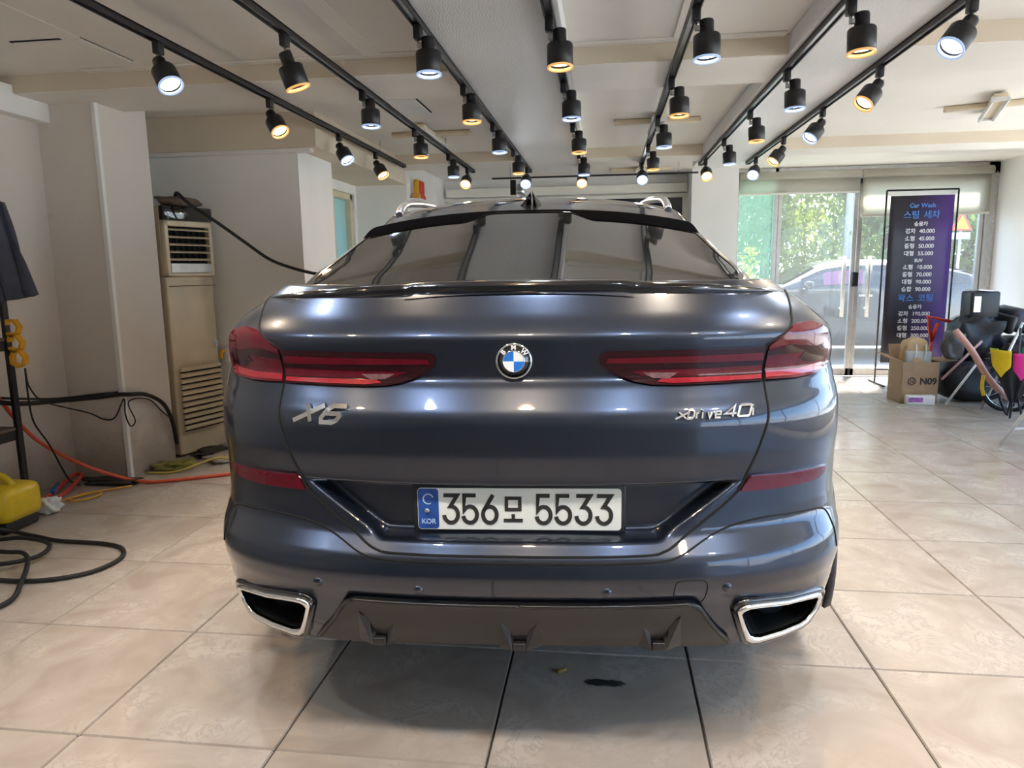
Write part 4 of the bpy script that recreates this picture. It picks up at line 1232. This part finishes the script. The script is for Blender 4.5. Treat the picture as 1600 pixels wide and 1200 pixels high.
# yellow pressure washer
pw = empty('pressure_washer', (-3.22, 3.27, 0), 0, 'yellow pressure washer with grey badge on the floor at the left edge', 'machine')
MB().rbox((0, 0, .145), (.38, .26, .19), .045).build('housing', M_YELLOW, pw)
MB().rbox((0, 0, .035), (.34, .22, .07), .02).build('base', M_BLKPL, pw)
MB().tube([(-.12, 0, .22), (-.10, 0, .285), (.06, 0, .285), (.13, 0, .23)], .018, 10).build('carry_handle', M_YELLOW, pw)
MB().lathe([(0, .006), (.035, .006), (.04, 0), (0, 0)], 24, Matrix.Translation((.06, -.130, .15)) @ Matrix.Rotation(PI / 2, 4, 'X') @ Matrix.Scale(.5, 4, (0, 1, 0))).build('badge', M_STEEL, pw)
for k in range(7): MB().box((.03 + .017 * k, -.131, .195), (.006, .004, .035), (0, .5, 0)).build('vent', mat('vent_yellow', (.35, .24, .01), .5, var=.1), pw)
MB().tube([(.10, -.13, .08), (.14, -.15, .06)], .018, 10, False).build('outlet_nozzle', M_BLKPL, pw)
# black hose loops
tag(MB().tube([(-3.08, 3.115, .055), (-3.0, 3.17, .014), (-2.85, 3.13, .012), (-2.70, 3.09, .012), (-2.45, 3.075, .012), (-2.31, 3.02, .012), (-2.24, 2.90, .012), (-2.275, 2.75, .012), (-2.416, 2.655, .012), (-2.615, 2.636, .012), (-2.9, 2.70, .012), (-3.1, 2.85, .012),
               (-3.08, 3.0, .014), (-2.93, 3.055, .03), (-2.79, 3.05, .03), (-2.665, 2.985, .03), (-2.62, 2.85, .03), (-2.72, 2.745, .034), (-2.95, 2.72, .034), (-3.05, 2.80, .034), (-2.95, 2.88, .034), (-2.80, 2.88, .034), (-2.68, 2.84, .05), (-2.58, 2.755, .05), (-2.45, 2.57, .04), (-2.40, 2.42, .014), (-2.55, 2.2, .012), (-2.9, 2.0, .012)], .0105, 8, sub=8).build('pressure_hose', M_RUBBER),
    'long black hose coiled in loops on the floor below the pressure washer', 'hose')
# red tool, orange lead, tissue, cloths
rt_ = MB()
rt_.tube([(-3.27, 3.62, .02), (-3.31, 3.80, .03), (-3.40, 4.06, .05), (-3.37, 4.09, .05), (-3.33, 4.05, .05), (-3.24, 3.80, .025), (-3.23, 3.66, .02), (-3.27, 3.62, .02)], .013, 8)
ro = rt_.build('hand_saw', M_RED); tag(ro, 'red framed hand tool lying on the floor beside the left wall', 'tool')
MB().tube([(-3.36, 3.88, .045), (-3.28, 3.74, .04)], .014, 8, False).build('grip', mat('blue_grip', (.02, .12, .35), .5, var=.1), ro)
tag(MB().tube([(-3.28, 3.60, .012), (-3.18, 3.68, .012), (-3.12, 3.80, .012), (-3.07, 3.86, .012), (-3.02, 3.80, .012), (-3.06, 3.70, .012), (-3.14, 3.70, .012), (-3.13, 3.80, .016), (-3.05, 3.90, .012), (-2.95, 4.0, .012)], .005, 6).build('cable', M_ORANGE), 'thin orange lead looped on the floor below the column', 'cable')
lump('tissue', (-3.10, 3.50, 0), (.10, .10, .09), mat('white_tissue', (.75, .75, .73), .9, var=.05, bump=.4, bscale=30), 11, 'crumpled white tissue on the floor beside the pressure washer', 'tissue', nz=.5)
M_OLIVE = mat('olive_cloth', (.17, .16, .035), .9, var=.4, scale=20, bump=.4, bscale=40)
lump('rag', (-2.94, 4.44, 0), (.26, .16, .05), M_OLIVE, 12, 'olive green rag on the floor at the foot of the column', 'cloth', nz=.4, rz=.6)
lump('rag', (-2.70, 4.68, 0), (.24, .20, .05), mat('grey_rag', (.32, .27, .22), .9, var=.3, bump=.4, bscale=40), 13, 'grey-beige rag on the floor in front of the air conditioner', 'cloth', nz=.4, rz=.9)
lump('rag', (-3.13, 4.07, 0), (.36, .11, .035), M_DKCLOTH, 14, 'dark wet rag lying along the foot of the column front', 'cloth', nz=.4)
lump('rag', (-2.86, 4.84, 0), (.20, .30, .04), M_DKCLOTH, 19, 'dark rag pushed under the air conditioner front', 'cloth', nz=.4, rz=-.3)
tag(MB().tube([(-3.05, 4.28, .012), (-2.85, 4.33, .012), (-2.68, 4.50, .06), (-2.60, 4.60, .035)], .008, 8).build('stick', mat('wood_stick', (.45, .36, .08), .6, var=.2)), 'yellow-green stick lying across the rags by the column', 'stick')

# litter on the tiles behind the car
tag(MB().rbox((-.133, 2.19, .006), (.035, .012, .010), .003, None, (0, 0, .6)).build('wood_chip', mat('ochre_scrap', (.28, .19, .03), .7, var=.3)), 'small ochre scrap on the tile behind the car', 'litter')
lf = lump('dead_leaf', (.008, 2.137, 0), (.10, .03, .006), mat('dark_leaf', (.02, .016, .012), .8, var=.3), 15, 'dark dead leaf on the tile behind the car', 'leaf', nz=.5)

# bottles on a ledge at the far pier
for k, (yy, mm, nm) in enumerate(((7.62, M_ORANGE, 'amber'), (7.74, M_RED, 'red'), (7.85, M_RED, 'dark red'))):
    b = MB().rbox((-1.99, yy, 2.19), (.055, .06, .20), .02).rbox((-1.99, yy, 2.115), (.07, .08, .05), .01)
    tag(b.build('spray_bottle', mm), '%s bottle standing on the ledge at the far left pier, %s' % (nm, ['nearest one', 'middle one', 'farthest one'][k]), 'bottle', 'bottles on the far ledge')
struct(MB().bbox((-2.05, 7.55, 2.07), (-1.94, 7.92, 2.09)).build('trim_ledge', M_WALLP))

# ================================================================== RIGHT SIDE
# price banner on a stand
bn = empty('price_banner', (3.40, 8.43, 0), 0, 'purple and black car wash price banner on a thin black stand', 'banner')
def grad_mat():
    m = bpy.data.materials.new('banner_print'); m.use_nodes = True
    N = m.node_tree.nodes; L = m.node_tree.links; b = N['Principled BSDF']; b.inputs['Roughness'].default_value = .45
    tc = N.new('ShaderNodeTexCoord'); sp = N.new('ShaderNodeSeparateXYZ'); L.new(tc.outputs['Object'], sp.inputs[0])
    mr = N.new('ShaderNodeMapRange'); mr.inputs['From Min'].default_value = -.1; mr.inputs['From Max'].default_value = .34
    nz = N.new('ShaderNodeTexNoise'); nz.inputs['Scale'].default_value = 1.5; L.new(tc.outputs['Object'], nz.inputs['Vector'])
    ad = N.new('ShaderNodeMath'); ad.operation = 'MULTIPLY_ADD'; ad.inputs[1].default_value = .5; L.new(nz.outputs['Fac'], ad.inputs[0]); L.new(sp.outputs['X'], ad.inputs[2])
    sb = N.new('ShaderNodeMath'); sb.operation = 'SUBTRACT'; sb.inputs[1].default_value = .25; L.new(ad.outputs[0], sb.inputs[0])
    L.new(sb.outputs[0], mr.inputs['Value'])
    r = N.new('ShaderNodeValToRGB'); r.color_ramp.elements[0].color = (.025, .022, .035, 1); r.color_ramp.elements[1].color = (.09, .035, .26, 1)
    L.new(mr.outputs['Result'], r.inputs['Fac']); L.new(r.outputs['Color'], b.inputs['Base Color'])
    return m
MB().grid(lambda u, v: (-.325 + .65 * u, .0 + .004 * math.sin(6 * u), .24 + 1.82 * v), 10, 4).build('print', grad_mat(), bn, solid=.003)
for sx in (-1, 1):
    MB().tube([(sx * .365, .012, .02), (sx * .365, .012, 2.12)], .010, 8, False).build('pole', M_BLACK, bn)
    MB().tube([(sx * .365, -.28, .012), (sx * .365, .20, .012)], .010, 8, False).build('foot', M_BLACK, bn)
    for z, s in ((2.05, 1), (.25, -1)): MB().tube([(sx * .32, 0, z), (sx * .36, .01, z + s * .06)], .003, 6, False).build('elastic', M_WHITE, bn)
MB().tube([(-.365, .012, 2.12), (.365, .012, 2.12)], .010, 8, False).build('crossbar', M_BLACK, bn)
MB().tube([(-.365, .012, .16), (.365, .012, .16)], .008, 8, False).build('crossbar', M_BLACK, bn)
MB().box((0, .016, 2.09), (.70, .004, .05)).build('white_edge', M_WHITE, bn)
M_TW = mat('banner_white', (.75, .75, .78), .5, var=.03); M_TB = mat('banner_blue', (.06, .22, .65), .5, var=.05)
LN = [('Car Wash', .060, 1), ('스팀 세차', .085, 1), ('승용차', .048, 0), ('경차  40.000', .055, 0), ('소형  45.000', .055, 0), ('중형  50.000', .055, 0), ('대형  55.000', .055, 0), ('SUV', .045, 0), ('소형  60.000', .055, 0), ('중형  70.000', .055, 0),
      ('대형  80.000', .055, 0), ('승합  90.000', .055, 0), ('왁스 코팅', .085, 1), ('승용차', .048, 0), ('경차 180.000', .055, 0), ('소형 200.000', .055, 0), ('중형 250.000', .055, 0), ('대형 300.000', .055, 0), ('SUV', .045, 0), ('소형 200.000', .055, 0), ('중형 250.000', .055, 0), ('대형 300.000', .055, 0)]
z = 1.99
for s, sz, blue in LN:
    sz *= 1.06
    z -= sz * .60
    ws = s.split()
    for w_, s_ in enumerate(ws):
        tot = sum(len(q) * (1.0 if ord(q[0]) > 1000 else .56) for q in ws) + .5 * (len(ws) - 1)
        pre = sum(len(q) * (1.0 if ord(q[0]) > 1000 else .56) + .5 for q in ws[:w_])
        wd_ = len(s_) * (1.0 if ord(s_[0]) > 1000 else .56)
        text_obj('lettering', s_, sz, M_TB if blue else M_TW, bn, facing(((pre + wd_ / 2 - tot / 2) * sz * .92, -.007, z)), .0008, .0014)
    z -= sz * .60 + .010

# cardboard box with a paper bag
bx = empty('cardboard_box', (3.0, 7.36, 0), math.radians(2), 'brown cardboard box with hexagon logo in front of the price banner', 'box')
b = MB()
for (a, c) in (((-.17, -.15, 0), (.17, -.144, .40)), ((-.17, .144, 0), (.17, .15, .40)), ((-.17, -.15, 0), (-.164, .15, .40)), ((.164, -.15, 0), (.17, .15, .40)), ((-.17, -.15, 0), (.17, .15, .006))): b.bbox(a, c)
b.build('carton', M_CARD, bx)
MB().box((-.245, 0, .44), (.17, .28, .006), (0, .45, 0)).build('flap', M_CARD, bx)
MB().box((.25, 0, .41), (.17, .28, .006), (0, -.1, 0)).build('flap', M_CARD, bx)
MB().box((0, .18, .47), (.33, .006, .15), (-.35, 0, 0)).build('flap', M_CARD, bx)
b = MB(); ribbon(b, [(.036 * math.cos(math.radians(30 + 60 * k)), .036 * math.sin(math.radians(30 + 60 * k))) for k in range(7)], .007, -.1535, .002, -.075, .215)
ribbon(b, [(-.012, -.015), (-.012, .015), (.012, -.015), (.012, .015)], .005, -.1535, .002, -.075, .215); b.build('logo', M_INK, bx)
text_obj('lettering', 'N09', .088, M_INK, bx, facing((.075, -.1535, .212)), .0008, .002)
text_obj('lettering', 'CAR WASH', .022, M_INK, bx, facing((-.08, -.1512, .375)), .0008, .0003) if False else None
pb = empty('paper_bag', (3.0, 7.36, .012), 0, 'crumpled kraft paper bag with white handles standing in the cardboard box', 'bag')
lump('bag_body', (0, 0, 0), (.27, .22, .61), mat('kraft_paper', (.45, .30, .16), .8, var=.15, bump=.4, bscale=14), 17, parent=pb, nz=.16)
for xx in (-.045, .04): MB().tube([(xx, -.115, .42), (xx + .012, -.12, .48), (xx + .02, -.09, .55)], .005, 6).build('handle', M_WHITE, pb)
MB().rbox((0, -.08, .42), (.24, .06, .14), .02).build('lining', mat('grey_lining', (.42, .44, .43), .7, var=.1), pb)
tb = empty('tissue_box', (2.99, 7.15, 0), 0, 'flat white and purple packet on the floor against the cardboard box', 'packet')
MB().rbox((0, 0, .045), (.25, .07, .09), .006).build('packet', M_WHITE, tb)
MB().box((-.05, -.0355, .05), (.13, .002, .045)).build('print', mat('purple_print', (.35, .12, .42), .5, var=.5, scale=30), tb)

# heap of bags, cases, scooter wheel
M_NYL = mat('black_nylon', (.012, .012, .016), .55, var=.3, scale=10, bump=.3, bscale=25)
M_NAVY = mat('navy_vinyl', (.014, .018, .035), .4, var=.2, scale=10, bump=.1, bscale=30)
lump('duffel_bag', (3.56, 7.45, 0), (.62, .55, .42), M_NYL, 31, 'large black duffel bag on the floor at the bottom of the heap', 'bag')
lump('duffel_bag', (4.08, 7.55, 0), (.48, .6, .62), M_NYL, 32, 'bulging black bag at the right end of the heap', 'bag')
lump('backpack', (3.54, 7.42, .41), (.42, .36, .42), M_NYL, 33, 'black backpack slumped on top of the duffel bag', 'bag', nz=.25)
cs = empty('speaker_case', (3.60, 7.46, .80), 0, 'square black case with a white sheet on top of the heap', 'case')
MB().rbox((0, 0, .13), (.26, .22, .26), .02).build('case', M_BLKPL, cs)
MB().box((-.075, -.112, .14), (.06, .004, .15)).build('side_label', M_STEEL, cs)
MB().box((.01, 0, .268), (.20, .18, .012), (0, .08, .2)).build('paper_sheet', M_WHITE, cs)
cs = empty('seat_cushion', (4.0, 7.45, .60), 0, 'navy vinyl seat cushion tilted on the right of the heap', 'cushion')
MB().rbox((0, 0, .17), (.44, .36, .22), .06, None, (.12, .22, .1)).build('cushion', M_NAVY, cs)
MB().rbox((-.20, -.05, .16), (.07, .30, .18), .03, None, (.12, .22, .1)).build('side_bolster', M_BLKPL, cs)
lump('wire_basket_cover', (3.92, 7.15, .40), (.36, .26, .24), mat('grey_strap_cloth', (.05, .055, .07), .6, var=.6, scale=40), 36, 'dark webbing bundle below the navy cushion', 'bundle', nz=.3)
wh = empty('scooter_wheel', (3.62, 6.86, .215), math.radians(-20), 'small spoked wheel with black tyre standing behind the umbrella', 'wheel')
RXw = Matrix.Rotation(PI / 2, 4, 'X')
MB().lathe([(.205 + .022 * math.cos(2 * PI * k / 10), .022 * math.sin(2 * PI * k / 10)) for k in range(10)], 36, RXw, closed=True).build('tyre', M_RUBBER, wh)
MB().lathe([(.186, -.012), (.178, 0), (.186, .012)], 36, RXw).build('rim', M_CHROME, wh)
s_ = MB()
for k in range(12):
    a = 2 * PI * k / 12
    s_.cyl((.02 * math.cos(a), .01 * (-1) ** k, .02 * math.sin(a)), (.18 * math.cos(a), 0, .18 * math.sin(a)), .003, n=5)
s_.cyl((0, -.03, 0), (0, .03, 0), .022, n=12)
s_.build('spokes', M_CHROME, wh)
# umbrella, half closed, colourful panels
um = empty('umbrella', (3.50, 6.55, 0), 0, 'half closed black umbrella with yellow, pink and red panels, standing on its ribs', 'umbrella')
def umb(u, v):
    a = 2 * PI * u
    r = (.03 + .17 * v) * (1 + .22 * math.cos(8 * a)) 
    return (r * math.cos(a), r * math.sin(a) * .8, .14 + .42 * v)
MB().grid(umb, 64, 10).build('canopy', M_NYL, um)
PC = [('yellow', (.80, .55, .01)), ('pink', (.70, .02, .25)), ('red', (.70, .05, .03)), ('green', (.02, .35, .15)), ('teal', (.02, .30, .38)), ('lime', (.35, .55, .02))]
def pennant(a0, a1, z0, z1, mt, lean=1.0):
    def f(u, v):
        a = a0 + (a1 - a0) * (u if v < .6 else .5 + (u - .5) * max(.05, (1 - v) / .4))
        r = .245 - .05 * v
        return (r * math.cos(a), r * math.sin(a) * .85, z1 + (z0 - z1) * v)
    MB().grid(f, 6, 8).build('panel', mt, um, solid=.006)
pm = {n: mat('panel_' + n, c, .6, var=.1) for n, c in PC}
pennant(math.radians(-170), math.radians(-125), .37, .60, pm['yellow']); pennant(math.radians(-122), math.radians(-85), .35, .58, pm['pink']); pennant(math.radians(-70), math.radians(-15), .40, .62, pm['red'])
pennant(math.radians(-108), math.radians(-88), .50, .63, pm['green']); pennant(math.radians(-62), math.radians(-40), .53, .66, pm['teal']); pennant(math.radians(-172), math.radians(-150), .50, .61, pm['lime'])
MB().tube([(0, 0, .10), (0, 0, .78)], .010, 8, False).build('shaft', M_BLACK, um)
for xx, yy in ((-.045, -.05), (.05, -.06), (.0, .08)): MB().tube([(xx * .3, yy * .3, .2), (xx, yy, .006)], .009, 8, False).build('leg', M_BLACK, um)
# salmon pole with a yellow strap, red bracket, poles
pp = empty('pole', (3.20, 6.9, -.06), 0, 'salmon pink tube leaning in the heap, tied with a yellow strap', 'pole')
MB().tube([(.0, .12, .78), (.10, .0, .60), (.20, -.10, .38), (.34, -.14, .22), (.44, -.1, .18)], .028, 10).build('tube', mat('salmon_plastic', (.62, .34, .28), .5, var=.1), pp)
MB().tube([(.15, -.13, .40), (.14, -.14, .30), (.16, -.14, .22)], .016, 8).build('strap', M_YELLOW, pp)
MB().tube([(.27, -.16, .24), (.30, -.20, .12), (.36, -.2, .012)], .012, 8).build('stand_leg', M_BLKPL, pp)
rb = MB().tube([(3.31, 7.75, .55), (3.26, 7.75, .80), (3.50, 7.75, .74)], .020, 8, False).tube([(3.31, 7.75, .55), (3.36, 7.75, .73)], .02, 8, False).cyl((3.31, 7.75, .56), (3.31, 7.78, 0), .015)
tag(rb.build('bracket', M_RED), 'red metal bracket rising behind the cardboard box', 'bracket')
for k, (a, c, lb) in enumerate((((3.18, 7.05, .02), (3.42, 7.0, .45), 'thin white tube leaning beside the cardboard box, lower one'), ((3.15, 7.1, .25), (3.45, 7.05, .62), 'thin pinkish tube leaning beside the cardboard box, upper one'), ((3.45, 6.95, .0), (3.70, 6.9, .80), 'thin silver tube leaning against the navy cushion'))):
    o = tag(MB().tube([a, c], .012, 8, False).build('leaning_tube', [M_WHITE, mat('pink_tube', (.5, .3, .32), .5, var=.1), M_STEEL][k]), lb, 'tube', 'tubes leaning in the heap')
lump('grey_vacuum', (3.28, 7.22, .42), (.16, .16, .28), mat('vac_grey', (.10, .10, .10), .5, var=.3), 41, 'dark grey handheld vacuum lying on the duffel bag', 'vacuum', nz=.3)
# white folding rack at the right edge
wr = empty('folding_stool', (2.99, 5.14, 0), math.radians(12), 'white folding step stool with tubular legs at the right edge', 'stool')
MB().rbox((.10, 0, .70), (.30, .26, .022), .01).build('seat', M_WHITE, wr)
for sx in (-.02, .22):
    MB().tube([(sx, .10, .70), (sx + .01, -.42, .012)], .013, 8, False).build('leg', M_WHITE, wr)
    MB().tube([(sx, -.10, .70), (sx + .01, .40, .012)], .013, 8, False).build('leg', M_WHITE, wr)
for y, z in ((-.33, .13), (.31, .14), (-.15, .35)): MB().tube([(-.02, y, z), (.23, y, z)], .010, 8, False).build('rung', M_WHITE, wr)
# poster on the right wall
ps = empty('poster', (XR, 8.0, 1.2), 0, 'black and yellow notice on the right wall at the picture edge', 'poster')
MB().box((-.004, 0, 0), (.006, .42, .60)).build('sheet', M_BLKPL, ps)
MB().box((-.008, .02, -.12), (.004, .30, .20)).build('print', M_YELLOW, ps)
# small plant stand seen through the side glass
ps = empty('display_frame', (1.82, 9.28, 0), 0, 'thin black frame with yellow flowers outside the green side glass', 'frame')
for a, c in (((-.22, 0, 0), (-.22, 0, 1.48)), ((.18, 0, 0), (.18, 0, 1.48)), ((-.22, 0, 1.48), (.18, 0, 1.48)), ((-.22, 0, 1.1), (.18, 0, 1.1))): MB().tube([a, c], .010, 6, False).build('rod', M_BLACK, ps)
rn = random.Random(4); fl = MB()
for k in range(60):
    fl.box((rn.gauss(-.06, .05), rn.gauss(0, .03), 1.14 + rn.random() * .42), (.03, .02, .03), (rn.random() * 3, rn.random() * 3, 0))
fo = fl.build('flowers', M_YELLOW, ps); fo['kind'] = 'stuff'

# ================================================================== OUTSIDE
struct(MB().bbox((-14, YF + .05, -.14), (34, 60, -.02)).build('pavement', mat('pavement', (.17, .18, .19), .8, var=.12, scale=1.5)))
struct(MB().bbox((XR + .15, -22, -.14), (34, YF + .05, -.02)).build('bounce_ground', mat('bounce_concrete', (.42, .41, .40), .8, var=.1, scale=1.5)))  # unseen ground added and kept pale to bounce sunlight onto the ceiling
struct(MB().bbox((-14, 17, -.02), (34, 17.3, .12)).build('kerb', mat('kerb_stone', (.5, .5, .48), .8, var=.1)))
def street_car(loc, rz, L, Hh, paint, label, extra=None):
    c = empty('street_car', loc, rz, label, 'car')
    prof = [(0, .35, .60, .60, .55), (.03, .28, .72, .72, .68), (.10, .24, .80, .80, .80), (.30, .22, .95, .95, .88), (.90, .20, 1.02, 1.02, .90), (1.15, .2, 1.02, 1.04, .90), (1.75, .2, 1.03, Hh - .06, .90), (2.15, .2, 1.03, Hh, .90), (2.9, .2, 1.03, Hh - .01, .90), (3.4, .2, 1.05, Hh - .10, .90), (3.95, .22, 1.08, 1.14, .88), (L - .15, .26, 1.02, 1.05, .84), (L - .02, .34, .85, .86, .74), (L, .4, .7, .7, .65)]
    tabs = [[(p[0], p[k]) for p in prof] for k in range(1, 5)]
    NX = 60
    def sec(i):
        x = L * i / NX
        zb, zbelt, zr, w = [sm(t, x, .06) for t in tabs]
        pts = [(0, zb), (w * .9, zb), (w, zb + .12), (w, zbelt - .12), (w * .96, zbelt)]
        wr_ = w * (.96 - .26 * min(1, (zr - zbelt) / .38)) if zr > zbelt + .005 else w * .9
        pts += [(w * .96 + (wr_ - w * .96) * .5, zbelt + (zr - zbelt) * .5), (wr_, zr - .03 * min(1, (zr - zbelt) / .3)), (wr_ * .5, zr + .008), (0, zr + .012)]
        return x, pts
    S = [sec(i) for i in range(NX + 1)]
    def f(u, v):
        i = round(u * NX); j = round(v * 16) - 8
        x, p = S[i]
        a = p[abs(8 - abs(j)) if False else 8 - abs(j)] if False else p[8 - abs(j)]
        return (x, math.copysign(a[0], j) if j else 0, a[1])
    MB().grid(f, NX, 16).build('body', paint, c)
    def win(i0, i1, sy, a=.12, e=.86, off=.008, nm='side_window'):
        def g(u, v):
            i = i0 + (i1 - i0) * u
            k = int(i); t = i - k; k2 = min(k + 1, NX)
            def at(k):
                x, p = S[k]
                lo, hi = p[4], p[6]
                q = a + (e - a) * v
                return Vector((x, sy * (lo[0] + (hi[0] - lo[0]) * q + off), lo[1] + (hi[1] - lo[1]) * q))
            return at(k) * (1 - t) + at(k2) * t
        MB().grid(g, 14, 3).build(nm, M_CARGLASS if nm != 'magenta_patch' else extra, c)
    q = NX / L
    for sy in (-1, 1):
        win(1.45 * q, 2.35 * q, sy); win(2.45 * q, 3.3 * q, sy); win(3.36 * q, 3.7 * q, sy)
        if extra is not None and sy > 0: win(1.75 * q, 2.3 * q, sy, .15, .7, .012, 'magenta_patch')  # flat magenta patch over part of the side window
        MB().rbox((1.50, sy * 1.0, 1.08), (.12, .16, .11), .04).build('door_mirror', paint, c)
        for xx in (2.30, 3.2): MB().rbox((xx, sy * .905, .92), (.18, .02, .03), .008).build('door_handle', M_CHROME, c)
        MB().box((.10, sy * .62, .70), (.10, .30, .10), (0, .5, sy * -.3)).build('head_lamp', M_WHITE, c)
        MB().box((L - .06, sy * .60, .88), (.08, .30, .12)).build('tail_lamp', M_LRED, c)
        for xx in (.85, L - .95):
            w = empty('wheel', (xx, sy * .82, .33)); w.parent = c
            R_ = Matrix.Rotation(PI / 2, 4, 'X')
            MB().lathe([(.20, -.1), (.30, -.11), (.33, -.08), (.33, .08), (.30, .11), (.20, .1)], 28, R_, closed=True).build('tire', M_RUBBER, w)
            MB().lathe([(0, -.06), (.20, -.09), (.21, 0), (.20, .09), (0, .06)], 28, R_).build('rim', M_STEEL, w)
    # windscreens
    for i0, i1 in ((1.22, 1.72), (3.42, 3.88)):
        def g(u, v, i0=i0, i1=i1):
            x = i0 + (i1 - i0) * v
            xx, p = S[min(NX, round(x * q))]
            w = p[6][0] * .86
            return (xx, w * (2 * u - 1), p[7][1] + .012)
        MB().grid(g, 8, 8).build('windscreen', M_CARGLASS, c)
    return c
P_GREY = mat('slate_car_paint', (.03, .04, .05), .3, .3, var=.05, coat=1)
P_WHITE = mat('white_car_paint', (.40, .41, .42), .3, var=.03, coat=1)
P_SILV = mat('silver_car_paint', (.25, .26, .28), .3, .4, var=.03, coat=1)
street_car((1.35, 11.6, -.02), 0, 4.6, 1.43, P_GREY, 'slate grey sedan parked right outside the glass doors', mat('magenta_tone', (.10, .014, .11), .5, var=.1)).scale = (1, -1, 1)
street_car((2.3, 15.0, -.02), 0, 4.5, 1.46, P_WHITE, 'white car parked beyond the slate grey sedan')
street_car((6.9, 13.2, -.02), 0, 4.5, 1.45, P_SILV, 'silver car parked outside at the right of the doors')
street_car((-2.6, 15.2, -.02), 0, 4.5, 1.46, P_SILV, 'silver car parked outside behind the column')
def leaf_mat(n, c):
    m = mat(n, c, .6, var=.45, scale=1.2)
    N = m.node_tree.nodes; L = m.node_tree.links
    tl = N.new('ShaderNodeBsdfTranslucent'); tl.inputs['Color'].default_value = (c[0] * 1.25, c[1] * 1.15, c[2] * .7, 1)
    mx = N.new('ShaderNodeMixShader'); mx.inputs['Fac'].default_value = .5
    L.new(N['Principled BSDF'].outputs[0], mx.inputs[1]); L.new(tl.outputs[0], mx.inputs[2]); L.new(mx.outputs[0], N['Material Output'].inputs['Surface'])
    return m
LM = [leaf_mat('leaf_a', (.22, .32, .11)), leaf_mat('leaf_b', (.28, .38, .12)), leaf_mat('leaf_c', (.18, .28, .11))]
M_BARK = mat('bark', (.10, .08, .06), .9, var=.3)
def tree(x, y, h, r, k, label, n=15000):
    t = empty('tree', (x, y, -.02), 0, label, 'tree', 'trees across the street')
    MB().tube([(0, 0, 0), (.1, .05, h * .35), (.05, 0, h * .7)], .16, 8, rad=lambda u: .17 * (1 - .7 * u)).build('trunk', M_BARK, t)
    rn = random.Random(k * 17 + 3)
    cl = [(rn.gauss(0, r * .45), rn.gauss(0, r * .4), h * (.25 + .68 * rn.random()), r * rn.uniform(.35, .6)) for _ in range(18)]
    b = MB()
    V = []; F = []
    for i in range(n):
        cx, cy, cz, cr = cl[i % len(cl)]
        d = Vector((rn.gauss(0, 1), rn.gauss(0, 1), rn.gauss(0, 1))).normalized() * cr * rn.uniform(.6, 1.05)
        p = Vector((cx, cy, cz)) + d
        if p.z < .5: continue
        s = rn.uniform(.06, .13)
        q = Euler((rn.random() * 6, rn.random() * 6, rn.random() * 6)).to_matrix()
        o = len(V)
        V += [p + q @ Vector((-s, 0, 0)), p + q @ Vector((0, -s * .5, .02)), p + q @ Vector((s, 0, 0)), p + q @ Vector((0, s * .5, .02))]
        F.append((o, o + 1, o + 2, o + 3))
    b.add(V, F)
    f = b.build('foliage', LM[k % 3], t, fix=False); f['kind'] = 'stuff'
TR = [(1.5, 21, 7.0, 2.6, 'pale green tree filling the side glass'), (4.6, 22, 7.5, 2.6, 'leafy tree above the white car in the left door'), (7.6, 21, 6.5, 2.4, 'bright green tree in the middle of the left door'), (10.6, 23, 7.5, 2.8, 'green tree seen left of the price banner'), (13.5, 22, 7.0, 2.8, 'green tree hidden partly by the price banner'), (16.5, 21, 6.5, 2.6, 'yellow-green tree right of the price banner'), (19.6, 23, 7, 3, 'tree at the far right beyond the sign'), (-2.0, 23, 7, 2.8, 'tree far behind the wide column'),
      (3.0, 26, 8.5, 3.0, 'taller tree in the second row, left of the left door'), (9.0, 27, 9, 3.2, 'taller tree in the second row behind the bright green tree'), (15, 27, 9, 3.2, 'taller tree in the second row behind the banner')]
for k, (x, y, h, r, lb) in enumerate(TR): tree(x, y, h, r, k, lb)
def hedge(u, v): pass
sg = empty('road_sign', (7.0, 15.5, -.02), 0, 'orange triangular warning sign on a pole right of the banner', 'sign')
MB().tube([(0, 0, 0), (0, 0, 2.6)], .03, 8, False).build('post', M_STEEL, sg)
MB().prism([(-.21, 2.0), (.21, 2.0), (0, 2.38)], -.04, -.02, 'y').build('plate', M_RED, sg)
MB().prism([(-.15, 2.03), (.15, 2.03), (0, 2.30)], -.046, -.03, 'y').build('face', M_ORANGE, sg)
MB().box((0, -.03, 1.90), (.34, .02, .13)).build('lower_plate', M_WHITE, sg)
up = empty('utility_pole', (6.2, 19.5, -.02), 0, 'pale concrete utility pole among the trees', 'pole')
MB().cyl((0, 0, 0), (0, 0, 9), .16, .12, 14).build('post', mat('concrete', (.55, .54, .5), .8, var=.1), up)
MB().cyl((-.6, 0, 7.8), (.6, 0, 7.8), .05, n=8).build('crossarm', M_STEEL, up)
# low wall across the street
struct(MB().bbox((-14, 18.5, -.02), (34, 18.7, .9)).build('wall_street', mat('street_wall', (.28, .28, .27), .8, var=.12)))
